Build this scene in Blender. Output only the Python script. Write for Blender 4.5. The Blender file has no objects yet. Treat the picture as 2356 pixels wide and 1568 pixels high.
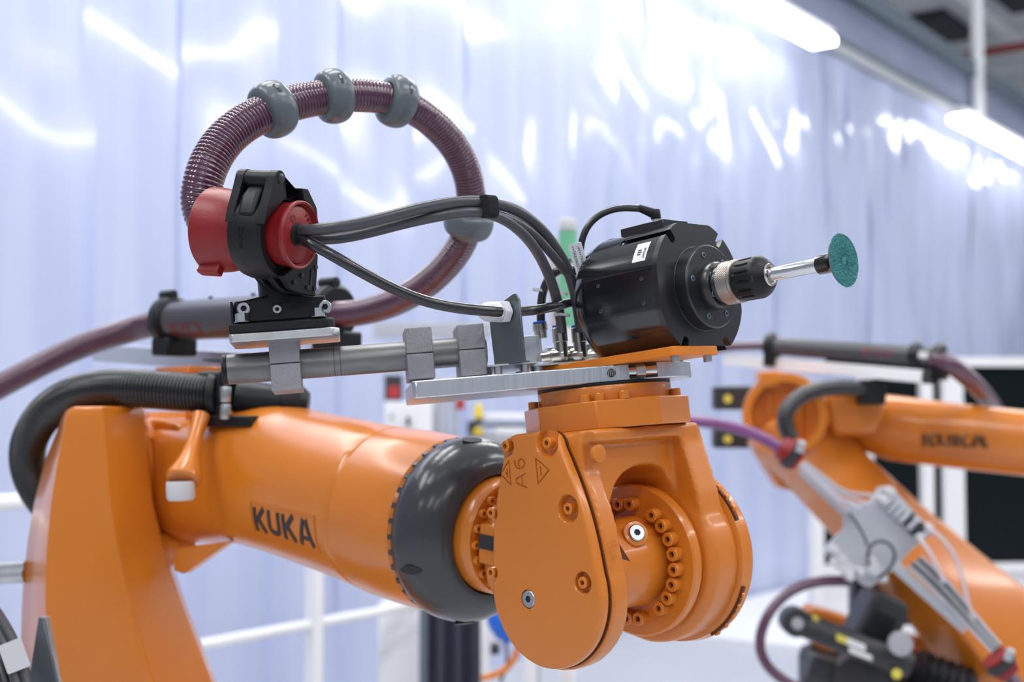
import bpy, bmesh, math, random
from mathutils import Vector, Matrix
from math import sin, cos, pi, radians, atan
random.seed(7)
S = bpy.context.scene
COL = S.collection
V3 = Vector
# ------------------------------------------------------------------ camera
FPX = 2945.0                      # focal length in pixels of the 2356 px wide frame
PITCH = atan(141.0 / FPX)
CAM = V3((0, 0, 1.4))
RIGHT = V3((1, 0, 0)); FWD = V3((0, cos(PITCH), sin(PITCH))); UPV = V3((0, -sin(PITCH), cos(PITCH)))
cd = bpy.data.cameras.new('camera'); co = bpy.data.objects.new('camera', cd); COL.objects.link(co)
cd.sensor_width = 36; cd.lens = 36 * FPX / 2356; cd.clip_start = .05; cd.clip_end = 200
co.location = CAM; co.rotation_euler = (pi / 2 + PITCH, 0, 0)
cd.dof.use_dof = True; cd.dof.focus_distance = 1.2; cd.dof.aperture_fstop = 4.3; cd.dof.aperture_blades = 0
S.camera = co
# ------------------------------------------------------------------ world and exposure
w = bpy.data.worlds.new('world'); S.world = w; w.use_nodes = True
bg = w.node_tree.nodes['Background']; bg.inputs[0].default_value = (.80, .86, 1, 1); bg.inputs[1].default_value = .36
S.view_settings.view_transform = 'Standard'; S.view_settings.look = 'None'
S.view_settings.exposure = 0.0; S.view_settings.gamma = 1; S.view_settings.use_curve_mapping = False

def P(px, py, Y):
    r = RIGHT * ((px - 1178) / FPX) + UPV * ((784 - py) / FPX) + FWD
    return CAM + r * (Y / r.y)
def proj(p):
    d = p - CAM; z = d.dot(FWD)
    return (1178 + FPX * d.dot(RIGHT) / z, 784 - FPX * d.dot(UPV) / z, z)
def on_line(F, d, px):            # parameter k where F + k d is seen in column px
    t = (px - 1178) / FPX; a = F - CAM
    return (t * a.dot(FWD) - a.dot(RIGHT)) / (d.dot(RIGHT) - t * d.dot(FWD))
# ------------------------------------------------------------------ materials
def mat(name, col, rough=.5, metal=0., spec=.5, coat=0., emit=0., bump=0., bscale=200., var=0., vscale=6., stretch=None, trans=0., alpha=1., aniso=0.):
    m = bpy.data.materials.new(name); m.use_nodes = True; nt = m.node_tree; b = nt.nodes['Principled BSDF']
    b.inputs['Base Color'].default_value = (*col, 1); b.inputs['Roughness'].default_value = rough
    b.inputs['Metallic'].default_value = metal; b.inputs['Specular IOR Level'].default_value = spec
    b.inputs['Coat Weight'].default_value = coat; b.inputs['Coat Roughness'].default_value = .12
    if trans: b.inputs['Transmission Weight'].default_value = trans
    if emit: b.inputs['Emission Color'].default_value = (*col, 1); b.inputs['Emission Strength'].default_value = emit
    if bump or var:
        tc = nt.nodes.new('ShaderNodeTexCoord'); mp = nt.nodes.new('ShaderNodeMapping')
        if stretch: mp.inputs['Scale'].default_value = stretch
        nt.links.new(tc.outputs['Object'], mp.inputs[0])
    if bump:
        n = nt.nodes.new('ShaderNodeTexNoise'); n.inputs['Scale'].default_value = bscale; n.inputs['Detail'].default_value = 3
        bp = nt.nodes.new('ShaderNodeBump'); bp.inputs['Strength'].default_value = bump; bp.inputs['Distance'].default_value = .002
        nt.links.new(mp.outputs[0], n.inputs['Vector']); nt.links.new(n.outputs[0], bp.inputs['Height']); nt.links.new(bp.outputs[0], b.inputs['Normal'])
    if var:
        n = nt.nodes.new('ShaderNodeTexNoise'); n.inputs['Scale'].default_value = vscale; n.inputs['Detail'].default_value = 5
        r = nt.nodes.new('ShaderNodeMapRange'); r.inputs[3].default_value = 1 - var; r.inputs[4].default_value = 1 + var
        mx = nt.nodes.new('ShaderNodeMix'); mx.data_type = 'RGBA'; mx.blend_type = 'MULTIPLY'; mx.inputs[0].default_value = 1
        mx.inputs[6].default_value = (*col, 1)
        nt.links.new(mp.outputs[0], n.inputs['Vector']); nt.links.new(n.outputs[0], r.inputs[0]); nt.links.new(r.outputs[0], mx.inputs[7])
        nt.links.new(mx.outputs[2], b.inputs['Base Color'])
    return m
M = {}
M['orange'] = mat('orange_paint', (.66, .196, .016), .28, spec=.5, coat=.45, bump=.04, bscale=420)
M['orange_cast'] = mat('orange_cast_paint', (.64, .186, .015), .34, spec=.5, coat=.3, bump=.10, bscale=380)
M['orange_plate'] = mat('orange_anodised', (.74, .21, .012), .42, spec=.5, bump=.05)
M['ring'] = mat('dark_rubber', (.048, .054, .062), .22, spec=.5, bump=.12, bscale=150, var=.15, vscale=20)
M['black'] = mat('black_plastic', (.007, .008, .011), .40, spec=.35, bump=.08, bscale=300)
M['black_gloss'] = mat('black_gloss', (.008, .008, .010), .15, coat=.5)
M['anod'] = mat('black_anodised_metal', (.008, .009, .013), .15, spec=1., bump=.015, bscale=60, stretch=(1, 1, 12))
M['anod_face'] = mat('black_anodised_face', (.012, .013, .017), .27, spec=.7, bump=.03, bscale=90)
M['alu'] = mat('milled_aluminium', (.66, .69, .74), .30, metal=.95, bump=.5, bscale=60, stretch=(3, 3, .25), var=.12, vscale=40)
M['galv'] = mat('galvanised_steel', (.60, .62, .64), .36, metal=.9, bump=.1, bscale=120, var=.18, vscale=50)
M['pipe'] = mat('worn_pipe_steel', (.21, .21, .215), .40, metal=.8, bump=.1, bscale=70, var=.75, vscale=28, stretch=(.5, 1, 2.2))
M['cast'] = mat('cast_aluminium_clamp', (.34, .33, .355), .5, metal=.55, bump=.5, bscale=330, var=.1, vscale=80)
M['brkt'] = mat('grey_steel_sheet', (.16, .18, .20), .34, metal=.6, bump=.05, var=.1)
M['zinc'] = mat('zinc_bolt', (.50, .53, .56), .30, metal=1)
M['steel'] = mat('polished_steel', (.72, .73, .76), .13, metal=1, bump=.05, bscale=90, stretch=(1, 1, 20))
M['nickel'] = mat('nickel_brass', (.62, .58, .53), .2, metal=1)
M['knurl'] = mat('knurled_steel', (.50, .45, .41), .33, metal=.9)
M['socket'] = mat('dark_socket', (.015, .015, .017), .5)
M['bluebolt'] = mat('blued_bolt', (.16, .21, .27), .3, metal=.8)
M['red'] = mat('red_plastic', (.25, .011, .013), .36, bump=.1, bscale=300)
M['hose'] = mat('plum_hose', (.080, .018, .055), .16, spec=.8, coat=.6)
M['purple'] = mat('violet_hose', (.19, .05, .20), .25, spec=.6, coat=.3)
M['ball'] = mat('grey_protector', (.115, .14, .16), .26, bump=.08, bscale=180)
M['cable'] = mat('grey_cable', (.066, .068, .082), .30, bump=.03)
M['cable2'] = mat('black_cable', (.018, .019, .024), .24, coat=.4)
M['velcro'] = mat('velcro', (.010, .010, .013), .95, bump=.9, bscale=900)
M['white'] = mat('white_plastic', (.66, .67, .70), .4)
M['whitepaint'] = mat('white_paint', (.86, .87, .90), .4)
M['label'] = mat('label_paper', (.80, .82, .84), .4)
M['ink'] = mat('ink', (.03, .03, .035), .5)
M['redink'] = mat('red_print', (.45, .03, .04), .5)
M['blue'] = mat('blue_plastic', (.01, .13, .62), .35)
M['teal'] = mat('teal_abrasive', (.022, .27, .29), .42, bump=1., bscale=500, var=.35, vscale=420)
M['teal'].node_tree.nodes['Bump'].inputs['Distance'].default_value = .006
M['tan'] = mat('disc_backing', (.45, .20, .17), .7)
M['darkhole'] = mat('dark_recess', (.11, .028, .004), .6); M['conduit'] = mat('black_conduit', (.014, .015, .018), .22, coat=.5); M['faded'] = mat('faded_print', (.17, .06, .015), .5)
M['green'] = mat('green_box', (.16, .50, .30), .5)
M['yellow'] = mat('yellow_part', (.85, .62, .02), .4)
M['grey'] = mat('grey_machine', (.42, .44, .48), .5)
M['dgrey'] = mat('dark_grey_machine', (.030, .033, .040), .45)
M['glass_dark'] = mat('dark_window', (.004, .008, .010), .2, spec=.2)
M['beam'] = mat('blue_grey_steel', (.12, .155, .19), .5)
M['paleblue'] = mat('pale_panel', (.60, .66, .82), .35)
M['tubing'] = mat('clear_tubing', (.62, .55, .60), .3)
M['ylabel'] = mat('yellow_sticker', (.75, .65, .10), .5)
# ------------------------------------------------------------------ geometry collector
class G:
    def __init__(s): s.v = []; s.f = []
    def add(s, vs, fs, Mx=None):
        n = len(s.v)
        s.v += [(Mx @ V3(p)) if Mx is not None else V3(p) for p in vs]; s.f += [[i + n for i in f] for f in fs]; return s
    def box(s, x0, x1, y0, y1, z0, z1, Mx=None):
        vs = [(x, y, z) for z in (z0, z1) for y in (y0, y1) for x in (x0, x1)]
        return s.add(vs, [(0, 2, 3, 1), (4, 5, 7, 6), (0, 1, 5, 4), (2, 6, 7, 3), (0, 4, 6, 2), (1, 3, 7, 5)], Mx)
    def prism(s, poly, z0, z1, Mx=None):
        n = len(poly); vs = [(x, y, z0) for x, y in poly] + [(x, y, z1) for x, y in poly]
        return s.add(vs, [tuple(range(n))[::-1], tuple(range(n, 2 * n))] + [(i, (i + 1) % n, n + (i + 1) % n, n + i) for i in range(n)], Mx)
    def lathe(s, prof, Mx=None, seg=48, closed=False):       # prof = [(z, r)...]
        vs = []; fs = []; n = len(prof)
        for i in range(seg):
            a = 2 * pi * i / seg
            for z, r in prof: vs.append((max(r, 1e-5) * cos(a), max(r, 1e-5) * sin(a), z))
        for i in range(seg):
            j = (i + 1) % seg
            for k in range(n - 1 if not closed else n):
                l = (k + 1) % n
                fs.append((i * n + k, j * n + k, j * n + l, i * n + l))
        if not closed:
            fs.append(tuple(i * n for i in range(seg))[::-1]); fs.append(tuple(i * n + n - 1 for i in range(seg)))
        return s.add(vs, fs, Mx)
    def cyl(s, r, z0, z1, Mx=None, seg=32, b=0.):
        if b: return s.lathe([(z0, r - b), (z0 + b * .3, r - b * .3), (z0 + b, r), (z1 - b, r), (z1 - b * .3, r - b * .3), (z1, r - b)], Mx, seg)
        return s.lathe([(z0, r), (z1, r)], Mx, seg)
    def rings(s, rings, cap=True):
        n = len(rings[0]); vs = [p for r in rings for p in r]; fs = []
        for k in range(len(rings) - 1):
            for i in range(n):
                j = (i + 1) % n; fs.append((k * n + i, k * n + j, (k + 1) * n + j, (k + 1) * n + i))
        if cap: fs.append(tuple(range(n))[::-1]); fs.append(tuple(range((len(rings) - 1) * n, len(rings) * n)))
        return s.add(vs, fs)
    def tube(s, pts, r, seg=16, cap=True):
        rr = r if callable(r) else (lambda i: r)
        T = [(pts[min(i + 1, len(pts) - 1)] - pts[max(i - 1, 0)]).normalized() for i in range(len(pts))]
        a = V3((0, 0, 1)) if abs(T[0].z) < .9 else V3((1, 0, 0)); N = T[0].cross(a).normalized(); R = []
        for i, p in enumerate(pts):
            N = (N - T[i] * N.dot(T[i])).normalized(); B = T[i].cross(N)
            R.append([p + (N * cos(2 * pi * k / seg) + B * sin(2 * pi * k / seg)) * rr(i) for k in range(seg)])
        return s.rings(R, cap)
def fr(o, x, y, z): return Matrix(((x.x, y.x, z.x, o.x), (x.y, y.y, z.y, o.y), (x.z, y.z, z.z, o.z), (0, 0, 0, 1)))
def ax(o, z, hint=V3((0, 0, 1))):                            # frame at o whose Z runs along z
    z = z.normalized(); h = hint if abs(hint.normalized().dot(z)) < .95 else V3((1, 0, 0))
    x = h.cross(z).normalized(); return fr(o, x, z.cross(x), z)
def T(x=0, y=0, z=0): return Matrix.Translation((x, y, z))
def RZ(a): return Matrix.Rotation(a, 4, 'Z')
WL = {}                                                      # world locations of roots
def tag(o, label=None, cat=None, group=None, kind=None):
    if label: o['label'] = label
    if cat: o['category'] = cat
    if group: o['group'] = group
    if kind: o['kind'] = kind
    return o
def thing(name, loc, label=None, cat=None, group=None, kind=None):
    o = bpy.data.objects.new(name, None); COL.objects.link(o); o.location = loc; WL[o.name] = V3(loc); o.empty_display_size = .05
    return tag(o, label, cat, group, kind)
def finish(me, m, sharp=35):
    me.materials.append(m)
    for p in me.polygons: p.use_smooth = True
    me.set_sharp_from_angle(angle=radians(sharp))
def obj(name, g, m, parent=None, sharp=35, bevel=0., label=None, cat=None, group=None, kind=None, segs=2, Mx=None):
    vs = [Mx @ v for v in g.v] if Mx is not None else g.v
    lo = V3((min(v[i] for v in vs) for i in range(3))); hi = V3((max(v[i] for v in vs) for i in range(3))); c = (lo + hi) / 2
    if not parent: c.z = lo.z
    me = bpy.data.meshes.new(name); me.from_pydata([v - c for v in vs], [], [tuple(f) for f in g.f]); me.validate()
    bm = bmesh.new(); bm.from_mesh(me); bmesh.ops.recalc_face_normals(bm, faces=bm.faces); bm.to_mesh(me); bm.free()
    finish(me, M[m] if isinstance(m, str) else m, sharp)
    o = bpy.data.objects.new(name, me); COL.objects.link(o); WL[o.name] = c
    if parent: o.parent = parent; o.location = c - WL[parent.name]
    else: o.location = c
    if bevel:
        b = o.modifiers.new('bevel', 'BEVEL'); b.width = bevel; b.segments = segs; b.limit_method = 'ANGLE'; b.angle_limit = radians(30)
        b.harden_normals = False
    return tag(o, label, cat, group, kind)
def inst(name, me, Mx, parent=None, label=None):             # place a mesh built in its own frame
    o = bpy.data.objects.new(name, me); COL.objects.link(o); WL[o.name] = Mx.translation.copy()
    if parent: o.parent = parent; o.matrix_local = Matrix.Translation(-WL[parent.name]) @ Mx
    else: o.matrix_world = Mx
    if label: o['label'] = label
    return o
def mesh(name, g, m, sharp=35):
    me = bpy.data.meshes.new(name); me.from_pydata(g.v, [], [tuple(f) for f in g.f]); me.validate()
    bm = bmesh.new(); bm.from_mesh(me); bmesh.ops.recalc_face_normals(bm, faces=bm.faces); bm.to_mesh(me); bm.free()
    finish(me, M[m], sharp); return me
def remesh(o, vox, smooth=6, fac=.5):
    r = o.modifiers.new('remesh', 'REMESH'); r.mode = 'VOXEL'; r.voxel_size = vox; r.use_smooth_shade = True
    s = o.modifiers.new('smooth', 'SMOOTH'); s.factor = fac; s.iterations = smooth
def catmull(pts, step, closed=False):
    out = []; n = len(pts)
    for i in range(n - 1):
        p0 = pts[max(i - 1, 0)]; p1 = pts[i]; p2 = pts[i + 1]; p3 = pts[min(i + 2, n - 1)]
        for k in range(40):
            t = k / 40; out.append(.5 * ((2 * p1) + (p2 - p0) * t + (2 * p0 - 5 * p1 + 4 * p2 - p3) * t * t + (3 * p1 - p0 - 3 * p2 + p3) * t ** 3))
    out.append(pts[-1].copy())
    L = [0.]
    for i in range(1, len(out)): L.append(L[-1] + (out[i] - out[i - 1]).length)
    m = max(2, int(L[-1] / step)); res = []; j = 0
    for k in range(m + 1):
        d = L[-1] * k / m
        while j < len(L) - 2 and L[j + 1] < d: j += 1
        f = (d - L[j]) / max(1e-9, L[j + 1] - L[j]); res.append(out[j].lerp(out[j + 1], min(1, f)))
    return res
def soften(p, win):
    n_ = len(p); acc = [V3((0, 0, 0))]
    for q in p: acc.append(acc[-1] + q)
    out = []
    for i in range(n_):
        k_ = min(win, i, n_ - 1 - i); out.append((acc[i + k_ + 1] - acc[i - k_]) / (2 * k_ + 1))
    return out
def path(lst, step=.004): return soften(soften(catmull([P(*p) for p in lst], step), 5), 4)
def hose(name, lst, r, m, pitch=.0032, depth=.07, seg=24, pts=None, **kw):
    p = pts or catmull([P(*q) for q in lst], pitch / 4)
    p = soften(p, int(.022 / (pitch / 4))); c = [1 - depth, 1 - depth * .25, 1, 1 - depth * .25]
    rf = r if callable(r) else (lambda t: r)
    g = G().tube(p, lambda i: rf(i / len(p)) * c[i % 4], seg); return obj(name, g, m, sharp=80, **kw), p
def cable(name, lst, r, m, seg=14, **kw):
    return obj(name, G().tube(path(lst), r, seg), m, sharp=60, **kw)
def socket_bolt(name, r, h, m, hexr=None):                   # socket head cap screw, base at z=0, head up +Z
    hr = hexr or r * .5; g = G(); seg = 24
    prof = [(0, r), (h - r * .12, r), (h, r * .88), (h, hr), (h - min(r * .7, h * .8), hr)]
    vs = []; fs = []; n = len(prof)
    for i in range(seg):
        a = 2 * pi * i / seg
        for k, (z, q) in enumerate(prof):
            qq = q
            if k >= 3: qq = q * cos(pi / 6) / cos((a % (pi / 3)) - pi / 6)
            vs.append((qq * cos(a), qq * sin(a), z))
    for i in range(seg):
        j = (i + 1) % seg
        for k in range(n - 1): fs.append((i * n + k, j * n + k, j * n + k + 1, i * n + k + 1))
    fs.append(tuple(i * n + n - 1 for i in range(seg)))
    g.add(vs, fs); me = mesh(name, g, m); me.materials.append(M['socket']); me.polygons[len(me.polygons) - 1].material_index = 1
    return me
def text_geo(txt, size, depth, bold=0.):
    c = bpy.data.curves.new('t', 'FONT'); c.body = txt; c.size = size; c.extrude = depth; c.offset = bold; c.align_x = 'CENTER'; c.align_y = 'CENTER'; c.resolution_u = 3
    o = bpy.data.objects.new('t', c); COL.objects.link(o); bpy.context.view_layer.update()
    me = bpy.data.meshes.new_from_object(o.evaluated_get(bpy.context.evaluated_depsgraph_get()))
    g = G().add([v.co.copy() for v in me.vertices], [list(p.vertices) for p in me.polygons])
    bpy.data.objects.remove(o); bpy.data.curves.remove(c); bpy.data.meshes.remove(me); return g
def circ(r, n=32, cx=0, cy=0, a0=0, a1=2 * pi): return [(cx + r * cos(a0 + (a1 - a0) * i / n), cy + r * sin(a0 + (a1 - a0) * i / n)) for i in range(n)]
def rrect(x0, x1, y0, y1, r, n=5):
    o = []
    for cx, cy, a in ((x1 - r, y1 - r, 0), (x0 + r, y1 - r, pi / 2), (x0 + r, y0 + r, pi), (x1 - r, y0 + r, 1.5 * pi)):
        o += [(cx + r * cos(a + pi / 2 * k / n), cy + r * sin(a + pi / 2 * k / n)) for k in range(n + 1)]
    return o
# ------------------------------------------------------------------ setting frames
WD = V3((.605, .796, 0)).normalized(); WN = V3((-.796, .605, 0)).normalized()   # along the curtain wall; away from the room
W0 = V3((0, 6.97, 0))
def WP(t, z, out=0.): return W0 + WD * t + WN * out + V3((0, 0, z))
WM = fr(W0, WD, WN, V3((0, 0, 1)))                            # x along wall, y away, z up
LAMP=33.0; LAMPW=9.0
# ================================================================== SETTING
def struct(name, g, m, **kw): return obj(name, g, m, kind='structure', **kw)
M['floor'] = mat('pale_floor', (.50, .52, .56), .35, bump=.05, bscale=8, var=.08, vscale=1.5)
M['ceil'] = mat('ceiling_panel', (.80, .82, .82), .7)
M['ceil_dark'] = mat('ceiling_void', (.045, .045, .05), .8)
M['redpipe'] = mat('red_pipe', (.30, .04, .03), .5)
def strip_mat():
    m = bpy.data.materials.new('milky_strip'); m.use_nodes = True; nt = m.node_tree; b = nt.nodes['Principled BSDF']
    b.inputs['Base Color'].default_value = (.70, .76, .93, 1); b.inputs['Roughness'].default_value = .13
    b.inputs['Specular IOR Level'].default_value = .6; b.inputs['Coat Weight'].default_value = .3; b.inputs['Coat Roughness'].default_value = .05
    oi = nt.nodes.new('ShaderNodeTexCoord'); mp = nt.nodes.new('ShaderNodeMapping'); mp.inputs['Scale'].default_value = (3, 3, .12)
    n = nt.nodes.new('ShaderNodeTexNoise'); n.inputs['Scale'].default_value = 2.2; n.inputs['Detail'].default_value = 4
    rp = nt.nodes.new('ShaderNodeValToRGB'); e = rp.color_ramp.elements
    e[0].position = .3; e[0].color = (.50, .56, .82, 1); e[1].position = .72; e[1].color = (.66, .71, .93, 1)
    nt.links.new(oi.outputs['Object'], mp.inputs[0]); nt.links.new(mp.outputs[0], n.inputs['Vector']); nt.links.new(n.outputs[0], rp.inputs[0])
    nt.links.new(rp.outputs[0], b.inputs['Base Color'])
    tr = nt.nodes.new('ShaderNodeBsdfTranslucent'); tr.inputs[0].default_value = (.75, .82, 1, 1)
    mx = nt.nodes.new('ShaderNodeMixShader'); mx.inputs[0].default_value = .25
    out = nt.nodes['Material Output']; nt.links.new(b.outputs[0], mx.inputs[1]); nt.links.new(tr.outputs[0], mx.inputs[2]); nt.links.new(mx.outputs[0], out.inputs[0])
    return m
M['strip'] = strip_mat()
M['lamp'] = mat('tube_light', (1, .99, .97), .5, emit=LAMP); M['lamp_wall'] = mat('wall_tube_light', (1, .99, .98), .5, emit=LAMPW)
def light(x, y, z, L, name_i, lab, r=.06, group=None, mt='lamp'):
    t = thing('ceiling_light', WM @ V3((x + L / 2, y, z)), lab, 'light', group)
    obj('light_housing', G().box(x, x + L, y - .07, y + .07, z + .03, z + .10, WM), 'whitepaint', t)
    obj('light_tube', G().box(x + .03, x + L - .03, y - r, y + r, z - .03, z + .03, WM), mt, t, bevel=.01)
    return t
struct('floor', G().box(-13, 13, -4, 24, -.1, 0), 'floor')
wb = thing('wall_back', WP(-4, 0), kind='structure')
HTOP = 4.28
def strip(k, x0, wdt, z0, z1):
    rnd = random.Random(k * 13 + 5); a = [rnd.uniform(-1, 1) for _ in range(12)]
    nx, nz = 14, 46; g = G(); vs = []
    tilt = a[0] * .008; R_ = 1. if x0 < .5 else 2.2; off = (k % 2) * .008
    for j in range(nz + 1):
        z = z0 + (z1 - z0) * j / nz
        for i in range(nx + 1):
            s = i / nx; x = x0 + wdt * s
            y = off + tilt * (s - .5) + .005 * (1 + .6 * a[1]) * sin(pi * s + a[2] * .6) + (.006 + .004 * a[3]) * R_ * sin(2.1 * z + 5 * a[4] + 2.5 * s) + R_ * .0035 * sin(5.3 * z + 7 * a[5] + 4 * s * a[6]) + R_ * .0011 * sin(9 * z + 9 * a[7] + 5 * s)
            vs.append((x, y, z))
    fs = [(j * (nx + 1) + i, j * (nx + 1) + i + 1, (j + 1) * (nx + 1) + i + 1, (j + 1) * (nx + 1) + i) for j in range(nz) for i in range(nx)]
    g.add(vs, fs, WM)
    return obj('curtain_strip', g, 'strip', wb, sharp=80)
x = -5.0; k = 0
while x < 13:
    strip(k, x, .52, .0, HTOP); x += .46; k += 1
M['fascia'] = mat('translucent_fascia', (.25, .28, .40), .3, var=.35, vscale=1.2)
struct('trim_5', G().box(-5, 15, -.06, -.01, HTOP + .10, HTOP + .13, WM), 'beam')          # dark edge above the rail
struct('trim_1', G().box(-5, 15, -.05, .03, HTOP, HTOP + .09, WM), 'grey')                 # curtain head rail
struct('trim_2', G().box(-5, 15, -.01, .02, HTOP + .09, HTOP + .5, WM), 'fascia')        # translucent fascia
struct('trim_3', G().box(-5, 15, -.10, .06, HTOP + .5, HTOP + .66, WM), 'beam')            # steel edge beam
ce = thing('ceiling', WP(6, 7.6, 6), kind='structure')
obj('ceiling_slab', G().box(-16, 34, -16, 22, 7.6, 7.7, WM), 'ceil', ce)
for i, xx in enumerate([3, 6, 9, 12, 16.4, 19.2, 22, 25]):
    obj('roof_beam', G().box(xx, xx + .35, .2, 20, 7.0, 7.6, WM), 'ceil', ce)
for xx, y0, y1 in ((14.4, 2.4, 3.9), (13.4, .5, 1.5), (17.4, 3.2, 5.2), (20.2, 2.4, 4.0), (9.8, 2, 4), (22.8, 5, 8)):
    obj('roof_void', G().box(xx, xx + 1.5, y0, y1, 7.45, 7.599, WM), 'ceil_dark', ce)
for yy in (1.2, 3.4, 6.0):
    obj('cross_rail', G().box(2, 30, yy, yy + .12, 6.75, 6.9, WM), 'ceil', ce)
for xx, yy in ((1.0, 2.5), (1.0, 6.0), (6.0, 8.5), (12., 8.5)):
    light(xx, yy, 5.6, 2.4, 4, 'unseen lamp added behind the curtain wall to brighten the ceiling', .14, 'unseen lamps added behind the curtain wall', 'lamp_wall')  # added lamps, kept out of view, that brighten the hall ceiling
q = WP(12.2, 6.2, 1.2)
obj('sprinkler_pipe', G().cyl(.06, -6, 9, ax(q, WN), 20), 'redpipe', label='dull red overhead pipe crossing the pale roof', cat='pipe')
hp = P(2250, 240, 13.2)
obj('hanger_tube', G().cyl(.065, 0, 3.4, Matrix.Translation(V3((hp.x, hp.y, 4.3))), 20), 'whitepaint', label='white vertical hanger tube above the curtain rail', cat='tube')
light(.2, -.30, 4.12, 3.35, 0, 'left fluorescent lamp under the curtain rail, cut by the top edge', .10, None, 'lamp_wall')
light(6.6, -.30, 4.10, 3.6, 1, 'right fluorescent lamp under the curtain rail at the right edge', .10, None, 'lamp_wall')
light(-5.6, -.30, 4.12, 3.0, 3, 'unseen lamp added under the curtain rail beyond the top left edge', .10, None, 'lamp_wall')  # added out of view to brighten the upper left of the curtain
for xx in (-7.8, -4.6, -1.4):
    light(xx, -1.2, 4.9, 1.9, 2, 'unseen overhead lamp added nearest the curtain, above the picture', .09, 'lamps added nearest the curtain above the picture')  # unseen row added for a motor highlight and a brighter upper curtain
for yy in (-2.6, -5.6, -8.4):
    for xx in (-11.5, -8.3, -5.1, -1.9, 1.3, 4.5, 7.7):
        light(xx, yy, 4.7, 1.9, 2, 'overhead lamp of the robot cell, above the picture', .09, 'overhead lamps above the picture')
# ================================================================== FRONT ROBOT
B45 = radians(45); TLT = radians(5.6)
UH = V3((sin(B45), cos(B45), 0)); U = (UH + V3((0, 0, .032))).normalized(); V0 = V3((sin(B45), -cos(B45), 0)); Z = V3((0, 0, 1))
W1 = (Z - U * Z.dot(U)).normalized(); W = (W1 * cos(TLT) - V0 * sin(TLT)).normalized(); V = U.cross(W).normalized(); Q = -V
O = (P(1270, 1310, 1.22) + P(1570, 1270, 1.36)) / 2
WF = fr(O, U, Q, W)                                           # wrist frame u,q,w
def WPt(u, v, w): return O + U * u + V * v + W * w            # v towards the camera right
robot = thing('robot_arm', P(250, 1900, 1.9) * 1.0, 'large orange six axis robot arm in the foreground', 'robot')
robot.location.z = 0; WL[robot.name] = V3(robot.location)
CR = fr(O, V, W, U)                                           # x=v, y=w, z=u  (for profiles seen along the A5 axis)
def teardrop(r, cy, htop, ytop, rt=.012, cx=-.004, n=40, bulge=.006):
    # circle radius r at (cx, cy), sides tangent up to a flat top of half width htop at ytop
    pts = []
    ex, ey = htop, ytop - cy
    L = math.hypot(ex, ey); base = math.atan2(ey, ex); a1 = base - math.acos(min(1, r / L))     # tangent angle on the right
    a0 = pi - a1
    for i in range(n + 1):
        a = a0 + (2 * pi + a1 - a0) * i / n; pts.append((cx + r * cos(a), cy + r * sin(a)))
    pr, ql = pts[-1], pts[0]; top_r, top_l = (cx + htop, ytop - rt), (cx - htop, ytop - rt)
    for k in range(1, 8): t = k / 8; pts.append((pr[0] + (top_r[0] - pr[0]) * t + bulge * sin(pi * t), pr[1] + (top_r[1] - pr[1]) * t))
    for k in range(5): a = 0 + pi / 2 * k / 4; pts.append((cx + htop - rt + rt * cos(a), ytop - rt + rt * sin(a)))
    for k in range(5): a = pi / 2 + pi / 2 * k / 4; pts.append((cx - htop + rt + rt * cos(a), ytop - rt + rt * sin(a)))
    for k in range(1, 8): t = k / 8; pts.append((top_l[0] + (ql[0] - top_l[0]) * t - bulge * sin(pi * t), top_l[1] + (ql[1] - top_l[1]) * t))
    return pts
# --- fork (yoke) : union of solids, melted together
g = G()
g.prism(teardrop(.0745, -.018, .044, .128, .014, -.006), -.094, -.071, CR)                    # front cheek
ARC = fr(O, U, W, -V)
g.prism([(-.094, .0), (-.071, .0), (-.066, .03), (-.060, .058), (-.050, .076), (-.034, .088), (-.012, .093), (.012, .092), (.028, .086), (.037, .07), (.040, .04), (.040, .0), (.076, .0), (.074, .06), (.072, .131), (-.090, .131), (-.094, .12)], -.046, .036, ARC)
for (va, vb, gz, gx) in ((.035, .046, .008, .004), (.045, .054, .015, .008), (.053, .060, .021, .012)):
    g.prism([(-.092, .03), (-.072, .03), (-.064 - gx * .3, .055), (-.056 - gx, .078), (-.038 - gx, .090 + gz), (-.012, .093 + gz), (.014, .093 + gz), (.030 + gx * .6, .088 + gz), (.040 + gx * .5, .074), (.046, .05), (.076, .05), (.072, .131), (-.090, .131), (-.093, .12)], va, vb, ARC)
g.prism([(-.088, .118), (.068, .118), (.070, .131), (-.090, .131)], -.062, .062, ARC)
g.lathe([(.038, .079), (.044, .0865), (.078, .0865), (.082, .083)], CR @ T(0, -.002, 0), 64)   # rear drum
g.prism([(-.070, .0), (.080, .0), (.074, .06), (.058, .128), (-.055, .128), (-.072, .07)], .040, .076, CR)
fork = obj('yoke', g, 'orange_cast', robot)
remesh(fork, .0022, 16, .5)
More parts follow.
